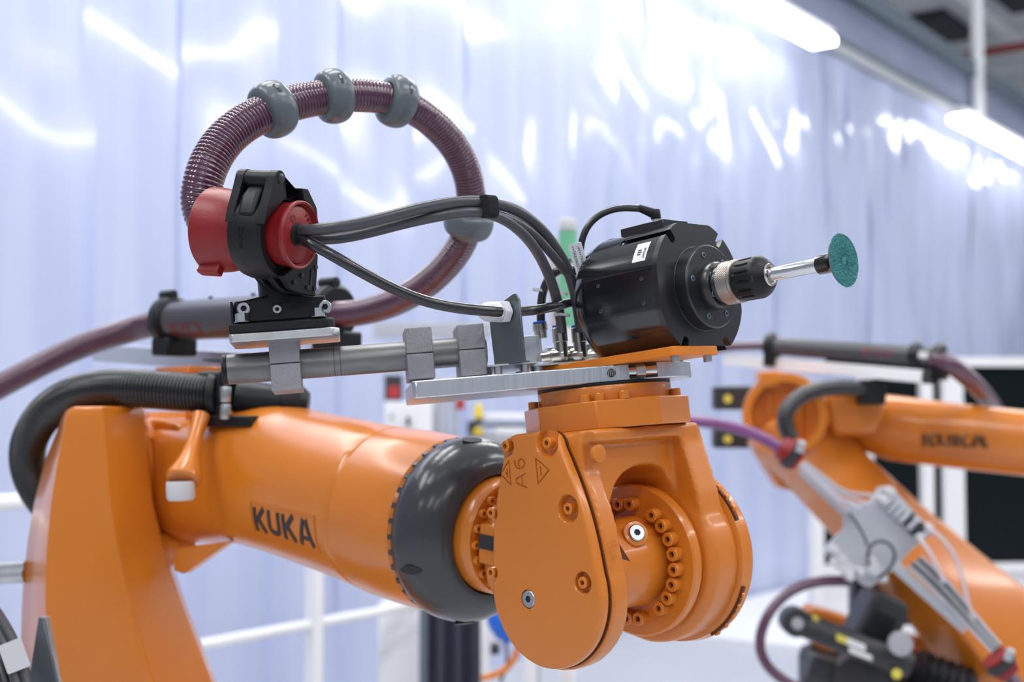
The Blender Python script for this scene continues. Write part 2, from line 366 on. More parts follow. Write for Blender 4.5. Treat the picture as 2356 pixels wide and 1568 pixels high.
# rear drum lid with rim slots and screws
lid = obj('drum_cover', G().lathe([(.0775, .084), (.080, .0905), (.094, .0925), (.101, .0885), (.104, .080), (.104, .0)], CR @ T(0, -.002, 0), 72), 'orange', robot)
for k in range(26):
    a = radians(-80 + k * 9)
    p = CR @ T(0, -.002, 0) @ V3((.0865 * cos(a), .0865 * sin(a), .0805))
for (a0, a1) in ((-64, -22), (20, 52), (62, 80)):
    pr = []
    for rr, z in ((.0900, .0812), (.0934, .0812), (.0934, .0852), (.0900, .0852)): pr.append((z, rr))
    vs = []; fs = []; n = 20
    for i in range(n + 1):
        a = radians(a0 + (a1 - a0) * i / n)
        for z, rr in pr: vs.append((rr * cos(a), rr * sin(a) - .002, z))
    for i in range(n):
        for k in range(4): l = (k + 1) % 4; fs.append((i * 4 + k, i * 4 + l, i * 4 + 4 + l, i * 4 + 4 + k))
    fs += [(0, 1, 2, 3), (n * 4, n * 4 + 1, n * 4 + 2, n * 4 + 3)]
    obj('rim_slot', G().add(vs, fs, CR), 'darkhole', lid)
sm = socket_bolt('rim_screw', .0036, .004, 'orange')
for a in (28, 36, 44, 66, 74, -60, -52, -44, -36, -28):
    a = radians(a); inst('rim_screw', sm, CR @ Matrix.Translation((.0925 * cos(a), .0925 * sin(a) - .002, .0855)) @ Matrix.Rotation(pi, 4, 'X'), lid)
# --- front cover with pockets
def cover():
    outer = teardrop(.0715, -.0175, .037, .134, .016, -.006)
    me = G(); me.prism(outer, -.1075, -.0945, CR)
    o = obj('wrist_cover', me, 'orange', robot, bevel=.0045, segs=4); return o
cov = cover()
obj('cover_gasket', G().prism(teardrop(.0722, -.0175, .0378, .1335, .016, -.006), -.0952, -.0942, CR), 'darkhole', robot)
# pockets for the corner screws: boolean cutters applied at build time
pk = [(-.0405, .1235, .0110), (.0155, .1225, .0135), (.0345, .060, .0125), (.0440, -.008, .0100), (-.0690, .060, .0085), (-.0765, .002, .0085)]
cut = G()
for x, y, r in pk: cut.lathe([(-.12, r + .002), (-.1075, r + .0012), (-.1062, r), (-.0990, r * .92), (-.0985, 0.0001)], CR @ T(x, y, 0), 32)
cut.lathe([(-.12, .0092), (-.1045, .0092)], CR @ T(-.028, -.0235, 0), 40)
def letters():                                                # engraved +  A6  - : plain strokes, turned a quarter
    gg = G()
    def bar(x0, y0, x1, y1, t=.0013, zt=-.1059):
        d = V3((x1 - x0, y1 - y0, 0)); L = d.length; d.normalize(); nx = V3((-d.y, d.x, 0))
        e = d * (t * .5)
        c = [V3((x0, y0, 0)) - e + nx * t, V3((x0, y0, 0)) - e - nx * t, V3((x1, y1, 0)) + e - nx * t, V3((x1, y1, 0)) + e + nx * t]
        gg.prism([(v.x + .002, v.y + .0125) for v in c], -.12, zt, CR)
    def poly(p, close=True, **k):
        for i in range(len(p) - (0 if close else 1)): a = p[i]; b = p[(i + 1) % len(p)]; bar(a[0], a[1], b[0], b[1], **k)
    poly([(-.052, .0845), (-.039, .0965), (-.039, .0735)], t=.0008)                     # triangle pointing left
    bar(-.0445, .0845, -.0405, .0845, .0008); bar(-.0425, .0805, -.0425, .0885, .0008)
    poly([(.0135, .0845), (-.0025, .0965), (-.0025, .0725)], t=.0008)                   # triangle pointing right
    bar(.0025, .0805, .0025, .0885, .0008)
    # A lying on its side (reads upwards)
    poly([(-.0180, .0830), (-.0310, .0785), (-.0310, .0745), (-.0180, .0700)], False, t=.0009)   # outline of A
    bar(-.0235, .0735, -.0235, .0800, .0007)
    # 6
    c = [(-.0222 + .0042 * cos(radians(a)), .0930 + .0042 * sin(radians(a))) for a in range(0, 360, 30)]
    poly(c, True, t=.0009); poly([(-.0222, .0888), (-.0262, .0884), (-.0292, .0896), (-.0310, .0925), (-.0308, .0962)], False, t=.0009)
    return gg
ct = obj('cut', cut, 'orange'); ct2 = obj('cut', letters(), 'orange')
def boolean(o, cutter, solver='EXACT'):
    b = o.modifiers.new('cut', 'BOOLEAN'); b.object = cutter; b.operation = 'DIFFERENCE'; b.solver = solver
    if hasattr(b, 'use_self'): b.use_self = True
def bake(o):
    bpy.context.view_layer.update()
    me = bpy.data.meshes.new_from_object(o.evaluated_get(bpy.context.evaluated_depsgraph_get()))
    o.modifiers.clear(); old = o.data; o.data = me
    for p in me.polygons: p.use_smooth = True
    me.set_sharp_from_angle(angle=radians(35))
    return o
boolean(cov, ct); boolean(cov, ct2); bake(cov)
for c_ in (ct, ct2): bpy.data.objects.remove(c_)
scr = socket_bolt('cover_screw', .0054, .008, 'orange')
FL = CR @ Matrix.Rotation(pi, 4, 'X')                         # z = -u (towards camera left)
def atc(x, y, u): return Matrix.Translation(CR @ V3((x, y, u))) @ FL.to_3x3().to_4x4()
wash = mesh('washer', G().cyl(.0075, 0, .0015, seg=24), 'orange')
for x, y, r in pk:
    inst('cover_washer', wash, atc(x, y, -.0988), cov); inst('cover_screw', scr, atc(x, y, -.1000), cov)
plug = socket_bolt('cover_plug', .0086, .0028, 'zinc', .0036)
inst('cover_plug', plug, atc(-.028, -.0235, -.1048), cov, 'silver screw plug')
obj('cast_number', G().add(*(lambda t: (t.v, t.f))(text_geo('95 16', .008, .0004)), fr(WPt(-.0880, .0693, .020), -W, U, V)), 'orange_cast', robot)
for (u_, v_, w_) in ((-.070, .057, .112), (.078, .045, .098)):
    pass
obj('cast_pad', G().cyl(.0085, -.004, .0008, ax(WPt(-.084, .0592, .108), (V * 1 - U * .05)), 24, b=.0006), 'orange_cast', robot)
obj('cast_pad', G().cyl(.0085, -.004, .0012, ax(WPt(.072, .0580, .094), (V * 1 + U * .4)), 24, b=.001), 'orange_cast', robot)
# --- top flange
def oct_(r, rot=0, n=8): return [(r / cos(pi / n) * cos(rot + 2 * pi * (i + .5) / n), r / cos(pi / n) * sin(rot + 2 * pi * (i + .5) / n)) for i in range(n)]
FLG = fr(O, V, U, W)                                          # careful: left handed is avoided below
FLG = fr(O, U, Q, W)
obj('top_flange', G().prism(oct_(.0775, radians(12)), .131, .158, FLG), 'orange', robot, bevel=.0012)
obj('flange_neck', G().cyl(.0675, .157, .173, FLG, 72, b=.0015), 'orange', robot)
obj('flange_seal', G().cyl(.0672, .173, .1755, FLG, 72), 'black', robot)
fb = socket_bolt('flange_bolt', .0052, .0075, 'orange')
for px in (1228, 1348, 1379, 1437, 1555):
    # on the circle r=.073 facing the camera
    best = min(range(180, 361), key=lambda d: abs(proj(FLG @ V3((.0728 * cos(radians(d - 45 + 0)), .0728 * sin(radians(d - 45)), .158)))[0] - px) + (0 if (FLG @ V3((.0728 * cos(radians(d - 45)), .0728 * sin(radians(d - 45)), .158))).y < (O + W * .158).y + .02 else 999))
    a = radians(best - 45); inst('flange_bolt', fb, FLG @ T(.0728 * cos(a), .0728 * sin(a), .158), robot)
# --- hub between the cheeks
hub = obj('hub_flange', G().lathe([(.020, .0), (.020, .0745), (.022, .0765), (.031, .0765), (.033, .0745), (.050, .070), (.05, 0)], CR @ T(0, -.002, 0), 72), 'orange', robot)
g = G().lathe([(-.062, .001), (-.061, .030), (-.050, .0385), (-.01, .044), (.021, .046), (.03, .0)], CR @ T(0, -.002, 0), 48)
g.lathe([(0, .038), (.05, .042), (.10, .045), (.15, .047)], ax(O - W * .002, Q), 48)
hb = obj('hub_housing', g, 'orange_cast', robot); remesh(hb, .002, 5, .5)
bm_ = socket_bolt('hub_bolt', .0068, .0115, 'orange')
for k in range(24):
    a = radians(6 + 15 * k)
    if k in (4, 13, 19): continue
    inst('hub_bolt', bm_, atc(.0575 * cos(a), .0575 * sin(a) - .002, .021), robot)
# silver plug on the hub
hp_ = O - U * .018 + V * .0385 + W * .028
pn = (V * .9 - U * .45 + W * .35).normalized()
obj('plug_seat', G().cyl(.0125, -.006, .0005, ax(hp_, pn), 32, b=.001), 'orange', robot)
inst('hub_plug', socket_bolt('hub_plug', .0085, .003, 'zinc', .0035), ax(hp_ + pn * .0005, pn), robot, 'silver screw plug')
obj('hub_recess', G().prism([(-.006, -.009), (.009, -.009), (-.004, .010)], -.004, .0006, ax(O - U * .040 + V * .0385 + W * .010, V - U * .2)), 'darkhole', robot)
# --- forearm
AX = (Q * cos(TLT) * 1.0 + Z * 0).normalized(); AX = (V0 * -1 + Z * .075).normalized()
AU = UH; AB = AX.cross(AU).normalized(); AB = AB if AB.z > 0 else -AB
def FA(s, c, b): return O + AX * s + AU * c + AB * b
g = G().lathe([(.156, .030), (.156, .0610), (.159, .0632), (.170, .0640), (.186, .0640), (.21, .064)], fr(O, AU, AB, AX), 64)
obj('wrist_collar', g, 'orange', robot)
cbm = socket_bolt('collar_bolt', .0048, .005, 'orange')
for k in range(20):
    a = radians(4 + 18 * k); inst('collar_bolt', cbm, fr(FA(.150, .0575 * cos(a), .0575 * sin(a)), AU, -AB, -AX) if False else ax(FA(.1562, .0545 * cos(a), .0545 * sin(a)), -AX), robot)
obj('collar_face', G().lathe([(.118, 0), (.1185, .036), (.122, .041), (.130, .0455), (.157, .047)], fr(O, AU, AB, AX), 48), 'orange', robot)
bx = obj('wrist_label_block', G().box(-.054, -.030, -.022, .020, .108, .150, fr(O, AU, AB, AX)), 'orange', robot, bevel=.002)
obj('type_plate', G().box(-.0552, -.0541, -.006, .009, .118, .148, fr(O, AU, AB, AX)), 'ink', bx, label='small black and white type plate')
RIM = [(.2405, .0985), (.238, .101), (.228, .1035), (.214, .1035), (.200, .100), (.188, .092), (.180, .082), (.176, .073), (.177, .0665), (.182, .0648), (.20, .0655), (.235, .066), (.2405, .07)]
ring = obj('protective_ring', G().lathe(RIM, fr(O, AU, AB, AX), 96, closed=True), 'ring', robot, sharp=50, label='dark grey rubber ring')
def ringpt(a, z, r): return FA(z, r * cos(a), r * sin(a))
for a in (200, 262, 312, 100):
    a = radians(a); n = (AU * cos(a) + AB * sin(a)).normalized()
    # oval thumb holes in the ring
    gg = G().lathe([(-.004, .0001), (-.004, .006), (.0, .0078), (.0012, .0082)], ax(ringpt(a, .207, .1024), (n - AX * .45).normalized()) @ Matrix.Diagonal((1.5, .62, 1, 1)), 32)
    obj('ring_hole', gg, 'socket', ring)
# teeth between ring and arm
for k in range(36):
    a = radians(10 * k + 3)
    obj('ring_tooth', G().box(-.0026, .0026, -.0016, .0012, -.0045, .0015, fr(ringpt(a, .243, .0995), AX.cross(AU * cos(a) + AB * sin(a)), AU * cos(a) + AB * sin(a), AX)), 'ring', ring)
ST = [(.2425, .097, .097, .097, 2.0, 0), (.246, .1005, .1005, .1005, 2.0, 0), (.30, .1005, .1025, .1005, 2.0, 0), (.352, .0990, .1022, .0990, 2.0, 0), (.3535, .0972, .1005, .0972, 2.0, 0), (.355, .0972, .1005, .0972, 2.0, 0), (.3565, .0982, .1022, .0980, 2.0, 0), (.37, .0970, .1025, .0955, 2.05, 0),
      (.44, .093, .1045, .090, 2.1, 0), (.52, .089, .107, .085, 2.2, 0), (.58, .087, .111, .082, 2.3, 0), (.62, .086, .115, .081, 2.4, 0), (.655, .086, .106, .082, 2.6, 0), (.68, .086, .082, .085, 3, 0), (.74, .087, .075, .094, 3.2, 0), (.80, .087, .072, .096, 3.2, 0), (.86, .085, .070, .096, 3, 0), (.90, .078, .062, .088, 2.8, 0)]
def interp(s):
    for a, b in zip(ST, ST[1:]):
        if a[0] <= s <= b[0]:
            t = (s - a[0]) / (b[0] - a[0]); return [a[i] + (b[i] - a[i]) * t for i in range(6)]
    return ST[0] if s < ST[0][0] else ST[-1]
def fsurf(s, phi, out=0.):
    _, h, up, dn, n, _ = interp(s); c = cos(phi); sn = sin(phi)
    x = math.copysign(abs(c) ** (2 / n), c) * (h + out); y = math.copysign(abs(sn) ** (2 / n), sn) * ((up if sn > 0 else dn) + out)
    return FA(s, x, y)
ss = [a[0] for a in ST]; fine = []
for a, b in zip(ss, ss[1:]):
    m_ = max(1, int((b - a) / .015)); fine += [a + (b - a) * i / m_ for i in range(m_)]
fine.append(ss[-1])
g = G().rings([[fsurf(s, 2 * pi * k / 72) for k in range(72)] for s in fine])
fore = obj('forearm', g, 'orange', robot, sharp=40)
# lettering on the forearm, raised dark strokes inside a thin frame
TXT = []
def stroke(x0, y0, x1, y1, t=.0072): TXT.append((x0, y0, x1, y1, t))
def put_letter(ch, x, w_, h_):
    t = .0076
    if ch == 'K': stroke(x + t / 2, 0, x + t / 2, h_); stroke(x + t * .7, h_ * .42, x + w_ - t / 2, h_); stroke(x + w_ * .38, h_ * .62, x + w_ - t / 2, 0)
    if ch == 'U':
        stroke(x + t / 2, h_ * .3, x + t / 2, h_); stroke(x + w_ - t / 2, h_ * .3, x + w_ - t / 2, h_)
        pts = [(x + w_ / 2 + (w_ / 2 - t / 2) * cos(a), h_ * .3 + (h_ * .3 - t / 2) * sin(a)) for a in [pi + pi * i / 6 for i in range(7)]]
        for a, b in zip(pts, pts[1:]): stroke(a[0], a[1], b[0], b[1])
    if ch == 'A': stroke(x + t / 2, 0, x + w_ * .42, h_); stroke(x + w_ - t / 2, 0, x + w_ * .58, h_); stroke(x + w_ * .22, h_ * .30, x + w_ * .78, h_ * .30, .0048)
def put_word(word, widths, gap, h_):
    x = 0
    for ch, w_ in zip(word, widths): put_letter(ch, x, w_, h_); x += w_ + gap
    return x - gap
def surf_strokes(name, mapf, strokes, m, parent, out0, out1):
    g = G()
    for x0, y0, x1, y1, t in strokes:
        L = math.hypot(x1 - x0, y1 - y0); dx, dy = (x1 - x0) / L, (y1 - y0) / L; n = max(1, int(L / .006)); vs = []
        for i in range(n + 1):
            cx, cy = x0 + (x1 - x0) * i / n, y0 + (y1 - y0) * i / n
            for sd in (-.5, .5):
                for o_ in (out0, out1): vs.append(mapf(cx - dy * t * sd, cy + dx * t * sd, o_))
        fs = []
        for i in range(n):
            a = i * 4; fs += [(a, a + 1, a + 5, a + 4), (a + 2, a + 6, a + 7, a + 3), (a + 1, a + 3, a + 7, a + 5), (a, a + 4, a + 6, a + 2)]
        fs += [(0, 2, 3, 1), (n * 4, n * 4 + 1, n * 4 + 3, n * 4 + 2)]
        g.add(vs, fs)
    return obj(name, g, m, parent)
S0, S1 = .520, .388; PH = pi + .18
wtot = put_word('KUKA', (.031, .031, .032, .037), .0055, .032)
def fmap(x, y, o): s = S0 + (S1 - S0) * x / wtot; return fsurf(s, PH + .26 - y / .092, o)
surf_strokes('lettering', fmap, TXT, 'ink', fore, -.001, .0009)
fr_ = [(-.005, -.006, wtot + .006, -.006, .0016), (-.005, .038, wtot + .006, .038, .0016), (-.005, -.006, -.005, .038, .0016), (wtot + .006, -.006, wtot + .006, .038, .0016)]
surf_strokes('lettering_frame', fmap, fr_, 'orange', fore, -.001, .0012)
for s_ in (.30, .325):
    pass
# elbow housing details
g = G().lathe([(0, .0155), (.004, .0178), (.022, .0178), (.024, .0170)], ax(P(416, 1150, 1.62), V3((-.03, 0, 1))), 32)
obj('white_cap', g, 'white', robot, label='white plastic plug')
g = G().lathe([(0, .0195), (.003, .0222), (.010, .0215), (.025, .0155), (.045, .0105), (.07, .009), (.10, .012)], ax(P(421, 1106, 1.62), V3((.10, .70, 1))), 32)
obj('cap_cone', g, 'orange', robot)
eb = G()
eb.cyl(.080, -.115, .04, ax(FA(.86, 0, 0), AU), 56)
eb.cyl(.045, -.16, -.1, ax(FA(.86, 0, 0), AU), 40)
eb.prism(rrect(-.10, .12, -.08, .075, .02), -.066, .085, fr(FA(.84, 0, 0), AX, AB, AU))
eo = obj('elbow_housing', eb, 'orange_cast', robot); remesh(eo, .004, 6, .5)
gf = FA(.86, 0, 0)
obj('elbow_flange', G().cyl(.093, -.098, -.086, ax(gf, AU), 64, b=.002), 'orange', robot)
ebm = socket_bolt('elbow_bolt', .0055, .008, 'orange')
for k in range(20):
    a = 2 * pi * k / 20; inst('elbow_bolt', ebm, ax(gf - AU * .086 + AX * .083 * cos(a) + AB * .083 * sin(a), AU), robot)
obj('gusset', G().prism([(-.0, .0), (.085, .012), (.05, -.01), (.012, -.034), (-.004, -.03)], -.01, .01, fr(P(415, 1258, 1.72), V3((.92, -.39, 0)).normalized(), Z, V3((.39, .92, 0)).normalized())), 'orange', robot, bevel=.003)
obj('lifting_lug', G().cyl(.024, -.03, .03, ax(P(388, 1262, 1.80), AU), 32, b=.003), 'orange', robot)
obj('saddle_block', G().box(-.045, .045, -.03, .03, -.01, .02, fr(FA(.745, .0, .075), AX, AU, AB)), 'orange', robot, bevel=.003)
obj('rail_foot', G().box(-.05, .06, -.03, .03, 0, .024, fr(P(430, 880, 1.96), V3((.66, -.75, 0)).normalized(), V3((.75, .66, 0)).normalized(), Z)), 'orange', robot, bevel=.003)
# link arm : loft through measured outlines
LK = [(934, 165, 176, 240, 322), (942, 148, 158, 236, 331), (960, 140, 150, 237, 333), (987, 133, 146, 238, 336), (1060, 103, 133, 245, 342), (1154, 79, 119, 253, 351), (1240, 64, 110, 266, 372), (1321, 55, 105, 281, 396), (1400, 50, 106, 302, 424), (1488, 48, 112, 327, 458), (1600, 47, 135, 362, 500), (1760, 50, 165, 400, 545), (1950, 60, 195, 440, 590)]
R_ = []
for y, a, b, c, d in LK:
    k = .0 if y > 915 else .03
    A = P(a, y, 1.80); B = P(b, y, 1.675 + k); C = P(c, y, 1.665 + k); D = P(d, y, 1.74 + k); E = P(d + 10, y, 1.86); F = P(a + 30, y, 1.90)
    R_.append([A, B, C, D, E, F])
RR = []
for i in range(len(R_) - 1):
    for t in ((0, .5) if i > 1 else (0,)): RR.append([R_[i][k].lerp(R_[i + 1][k], t) for k in range(6)])
RR.append(R_[-1])
link = obj('link_arm', G().rings(RR), 'orange', robot, sharp=60, bevel=.011, segs=4)
base_c = (R_[-1][0] + R_[-1][2] + R_[-1][4]) / 3
g = G().box(-.2, .24, -.2, .2, .42, .86, Matrix.Translation((base_c.x, base_c.y + .03, 0)))
obj('shoulder', g, 'orange', robot, bevel=.04)
g = G().cyl(.2, 0, .42, Matrix.Translation((base_c.x, base_c.y + .03, 0)), 48, b=.01)
obj('pedestal', g, 'orange', robot)
# ================================================================== TOOLING ON THE WRIST
L0 = V3((cos(radians(8)), sin(radians(8)), 0)); L = (L0 - W * L0.dot(W)).normalized(); N = W.cross(L).normalized()
PF = fr(O + W * .1755, L, N, W)
def pl(px, py, z=None): return None
# tool plate
front = -.060
poly = [(-.197, front + .003), (-.194, front), (.034, front)]
poly += [(.034 + .056 * cos(a) * 1.0, .0 + .060 * sin(a)) for a in [radians(-90 + 180 * i / 18) for i in range(1, 18)]]
poly += [(.034, -front), (-.194, -front), (-.197, -front - .003)]
tp = obj('tool_plate', G().prism(poly, 0, .0165, PF), 'alu', bevel=.0012, label='long milled aluminium plate lying on the wrist flange', cat='plate')
WL[tp.name] = V3(tp.location)
def plate_pt(px, py, z):                                      # point on the plate plane (height z) seen at column px on the front face
    return PF @ V3((on_line(PF @ V3((0, front, z)), L, px), front, z))
xh = (PF.inverted() @ plate_pt(1407, 857, .008)).x
obj('threaded_hole', G().cyl(.0042, -.0003, .0005, PF @ T(xh, front - .0002, .0088) @ Matrix.Rotation(pi / 2, 4, 'X'), 24), 'socket', tp)
for k in range(4): obj('thread_ridge', G().box(xh - .0036 + .0019 * k, xh - .0029 + .0019 * k, front - .0011, front - .0006, .0055, .0122, PF), 'zinc', tp)
x0 = (PF.inverted() @ plate_pt(1455, 850, .008)).x; x1 = (PF.inverted() @ plate_pt(1507, 850, .008)).x
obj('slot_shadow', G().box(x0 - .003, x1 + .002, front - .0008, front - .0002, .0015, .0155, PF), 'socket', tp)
obj('clamp_stud', G().cyl(.0052, x0 - .004, x1 + .001, PF @ T(0, front + .001, .0085) @ Matrix.Rotation(pi / 2, 4, 'Y'), 24), 'steel', tp)
obj('clamp_nut', G().prism([(.0078 * cos(radians(60 * k)), .0078 * sin(radians(60 * k))) for k in range(6)], x0 + .003, x1 - .010, PF @ T(0, front + .001, .0085) @ Matrix.Rotation(pi / 2, 4, 'Y')), 'galv', tp, bevel=.0008)
# orange adapter plate in the U/V frame
AZ = .1755 + .0165
CV = fr(O, V, -U, W)                                          # x = v, y = -u, z = w
vk = on_line(O - U * .0375 + W * AZ, V, 1552); ur = on_line(O + V * vk + W * AZ, U, 1655); vl = on_line(O - U * .0375 + W * AZ, V, 1243)
ap = obj('adapter_plate', G().prism(rrect(vl, vk, -ur, .0375, .004), AZ, AZ + .0088, CV), 'orange_plate', bevel=.0008, label='orange plate under the black spindle motor', cat='plate')
zb = socket_bolt('bolt', .0042, .0062, 'zinc')
for y_ in (-ur + .010, .028):
    inst('bolt', zb, CV @ T(vk - .007, y_, AZ) @ Matrix.Rotation(pi, 4, 'X'), ap)
# ---------------------------------------------------------------- spindle motor
F = P(1640, 658, 1.22); HB = (F - O).dot(W) - (AZ + .0088)
SF = fr(F, U, W, Q)                                           # x=u, y=w, z = away along the body (left handed fix below)
SF = fr(F, -U, W, V)                                          # x = -u (camera left), y = up, z = v towards the tip
sp = thing('spindle_motor', F - W * HB, 'black anodised spindle motor on the orange plate', 'motor')
def prof(R, fx, fyt, fyb, notch=True):
    pts = []
    ns = [(52, .0085, .0125), (128, .0085, .0125), (238, .0085, .012), (302, .0085, .012)] if notch else []
    a = 0.
    for d in range(0, 360, 2):
        t = radians(d); x, y = R * cos(t), R * sin(t)
        x = max(-fx, min(fx, x)); y = max(-fyb, min(fyt, y))
        skip = False
        for c, wd, dp in ns:
            da = d - c
            if abs(da) < 6:
                rad = V3((cos(radians(c)), sin(radians(c)), 0)); tan = V3((-rad.y, rad.x, 0)); r0 = R
                if da in (-5, -4) and True:
                    if da == -4:
                        for sx, dd in ((-.5, 0), (-.5, .75), (-.32, 1.), (.32, 1.), (.5, .75), (.5, 0)):
                            v = rad * (r0 - dp * dd - (.0 if dd else .0005)) + tan * wd * sx; pts.append((v.x, v.y))
                skip = True
        if not skip: pts.append((x, y))
    out = []
    for p in pts:
        if not out or math.hypot(p[0] - out[-1][0], p[1] - out[-1][1]) > 1e-4: out.append(p)
    return out
BACK = -.122
obj('motor_body', G().prism(prof(.0675, .0645, .063, HB - .0003, False), -.108, -.072, SF).prism(prof(.0675, .0645, .063, HB - .0003), -.072, -.020, SF), 'anod', sp, sharp=25)
obj('end_cap', G().lathe([(BACK, .02), (BACK, .062), (BACK + .003, .0645), (-.1085, .0672), (-.1075, .0672)], SF, 72), 'anod', sp)
obj('front_plate', G().prism(prof(.068, .0648, .0635, HB - .0002), -.0205, -.0145, SF), 'anod_face', sp, bevel=.0007)
g = G().lathe([(-.0146, .0415), (-.0142, .0408), (-.0125, .0408), (-.0015, .0405), (-.0003, .0395), (0, .039), (0, .0)], SF, 80)
obj('bearing_cover', g, 'anod_face', sp, sharp=30)
bb = socket_bolt('cover_bolt', .0030, .0012, 'bluebolt', .0014)
for a in (50, 108, 168, 248, 303, 5):
    a = radians(180 - a); inst('cover_bolt', bb, SF @ T(.0312 * cos(a), .0312 * sin(a), -.0003), sp)
for a in (78, 270):
    a = radians(180 - a); obj('pin_hole', G().cyl(.0012, 0, .0003, SF @ T(.031 * cos(a), .031 * sin(a), 0), 16), 'socket', sp)
obj('shaft_flange', G().lathe([(0, .023), (.008, .0228), (.0105, .021), (.011, .018), (.0165, .0165)], SF, 56), 'anod_face', sp)
for a in (150, 212, 28, 330):
    a = radians(180 - a); inst('flange_screw', bb, SF @ T(-.0178 * cos(a) * -1, .0178 * sin(a), .0104), sp)
# flat with tapped holes
for (sv, yy) in ((-.034, .0105), (-.088, .0125), (-.034, -.0125), (-.088, -.0125)):
    obj('tapped_hole', G().cyl(.0017, 0, .0004, SF @ T(.0646, yy, sv) @ Matrix.Rotation(pi / 2, 4, 'Y'), 16), 'zinc', sp)
    obj('tapped_hole', G().cyl(.0013, .0002, .0006, SF @ T(.0646, yy + .0002, sv) @ Matrix.Rotation(pi / 2, 4, 'Y'), 16), 'socket', sp)
# label on the upper left quarter (lies on the round of the body)
def bodypt(a, z, r=.0684): return SF @ V3((r * cos(radians(a)), r * sin(radians(a)), z))
def patch(a0, a1, z0, z1, r, th=.0003):
    n = 8; g = G(); vs = []
    for i in range(n + 1):
        a = a0 + (a1 - a0) * i / n
        for z in (z0, z1):
            for rr in (r, r + th): vs.append(bodypt(a, z, rr))
    fs = [(0, 1, 3, 2), (n * 4, n * 4 + 2, n * 4 + 3, n * 4 + 1)]
    for i in range(n):
        a = i * 4; fs += [(a + 1, a + 5, a + 7, a + 3), (a, a + 4, a + 5, a + 1), (a + 2, a + 3, a + 7, a + 6), (a, a + 2, a + 6, a + 4)]
    return g.add(vs, fs)
lb = obj('label', patch(24, 43, -.0455, -.0295, .0676), 'label', sp, label='white printed label')
lg = text_geo('2497108', .0034, .0001)
mid = 33.
lM = fr(bodypt(31.5, -.0325, .0682), (SF.to_3x3() @ V3((-sin(radians(mid)), cos(radians(mid)), 0))), -V, (SF.to_3x3() @ V3((cos(radians(mid)), sin(radians(mid)), 0))))
obj('print', G().add(lg.v, lg.f, lM), 'ink', lb)
for r_ in range(3):
    obj('print', patch(30 + 2.2 * r_, 31.4 + 2.2 * r_, -.0415, -.037 + .0008 * (r_ % 2), .0679, .0001), 'ink', lb)
# top block and slot floor bolts
obj('terminal_block', G().box(-.020, .020, .058, .0715, -.090, -.036, SF), 'anod', sp, bevel=.0006)
gb = mesh('slot_bolt', G().cyl(.0055, -.004, .004, seg=24, b=.001), 'bluebolt')
for a in (128 - 76, 238 + 64):
    inst('slot_bolt', gb, SF @ Matrix.Translation((.061 * cos(radians(a)), .061 * sin(radians(a)), -.0745)), sp)
# side cover plate seen past the right edge
def arcplate(R, a0, a1, rin, n=16): return [(R * cos(radians(a0 + (a1 - a0) * i / n)), R * sin(radians(a0 + (a1 - a0) * i / n))) for i in range(n + 1)] + [(rin * cos(radians(a1)), rin * sin(radians(a1))), (rin * cos(radians(a0)), rin * sin(radians(a0)))]
obj('side_cover', G().prism(arcplate(.0745, 146, 214, .05), -.036, -.0215, SF), 'anod_face', sp, bevel=.0008)
zs = socket_bolt('side_screw', .0022, .0012, 'zinc', .001)
for a in (151, 159, 199, 207, 211):
    inst('side_screw', zs, SF @ T(.070 * cos(radians(a)), .070 * sin(radians(a)), -.0215), sp)
# ---------------------------------------------------------------- drill chuck
ck = thing('drill_chuck', F + V * .0165, 'black keyless drill chuck with knurled steel collar', 'chuck')
vs = []; fs = []; nr, ns_ = 36, 240
for i in range(nr + 1):
    z = .0165 + .0165 * i / nr
    for j in range(ns_):
        a = 2 * pi * j / ns_; k = .00022 * (sin(a * 60 + z * 3300) + .35 * sin(a * 60 - z * 3300)); e = min(1, (nr - i) / 6., )
        r = .0205 + k * (1 if i < nr - 7 else 0) + (.0003 if i >= nr - 7 else 0) - (.0012 if i in (0, nr) else 0)
        vs.append((r * cos(a), r * sin(a), z))
for i in range(nr):
    for j in range(ns_): j2 = (j + 1) % ns_; fs.append((i * ns_ + j, i * ns_ + j2, (i + 1) * ns_ + j2, (i + 1) * ns_ + j))
fs.append(tuple(range(ns_))[::-1]); fs.append(tuple(range(nr * ns_, (nr + 1) * ns_)))
obj('knurled_collar', G().add(vs, fs, SF), 'knurl', ck, sharp=60)
gp = [(.033, .0175), (.0332, .0192), (.036, .0198), (.052, .0203), (.055, .0200), (.058, .0188), (.061, .0165), (.064, .0135), (.0655, .0118)]
def gpr(z):
    for a, b in zip(gp, gp[1:]):
        if a[0] <= z <= b[0]: return a[1] + (b[1] - a[1]) * (z - a[0]) / (b[0] - a[0])
    return gp[-1][1]
vs = []; fs = []; zz = [.033, .0332, .0345] + [.036 + .0013 * i for i in range(14)] + [.0545, .056, .0575, .059, .0605, .062, .0635, .0650, .0655]; ns_ = 180
for z in zz:
    for j in range(ns_):
        a = 2 * pi * j / ns_; d = ((a / (2 * pi) * 15) % 1) - .5; e = 0.
        if .0368 < z < .0525: e = .0013 * max(0, min(1, (.17 - abs(d)) / .05)) * min(1, (z - .0365) / .0015, (.0535 - z) / .0015)
        r = gpr(z) - e; vs.append((r * cos(a), r * sin(a), z))
for i in range(len(zz) - 1):
    for j in range(ns_): j2 = (j + 1) % ns_; fs.append((i * ns_ + j, i * ns_ + j2, (i + 1) * ns_ + j2, (i + 1) * ns_ + j))
fs.append(tuple(range(ns_))[::-1]); fs.append(tuple(range((len(zz) - 1) * ns_, len(zz) * ns_)))
grip = obj('grip_sleeve', G().add(vs, fs, SF), 'black', ck, sharp=50, label='black ribbed sleeve')
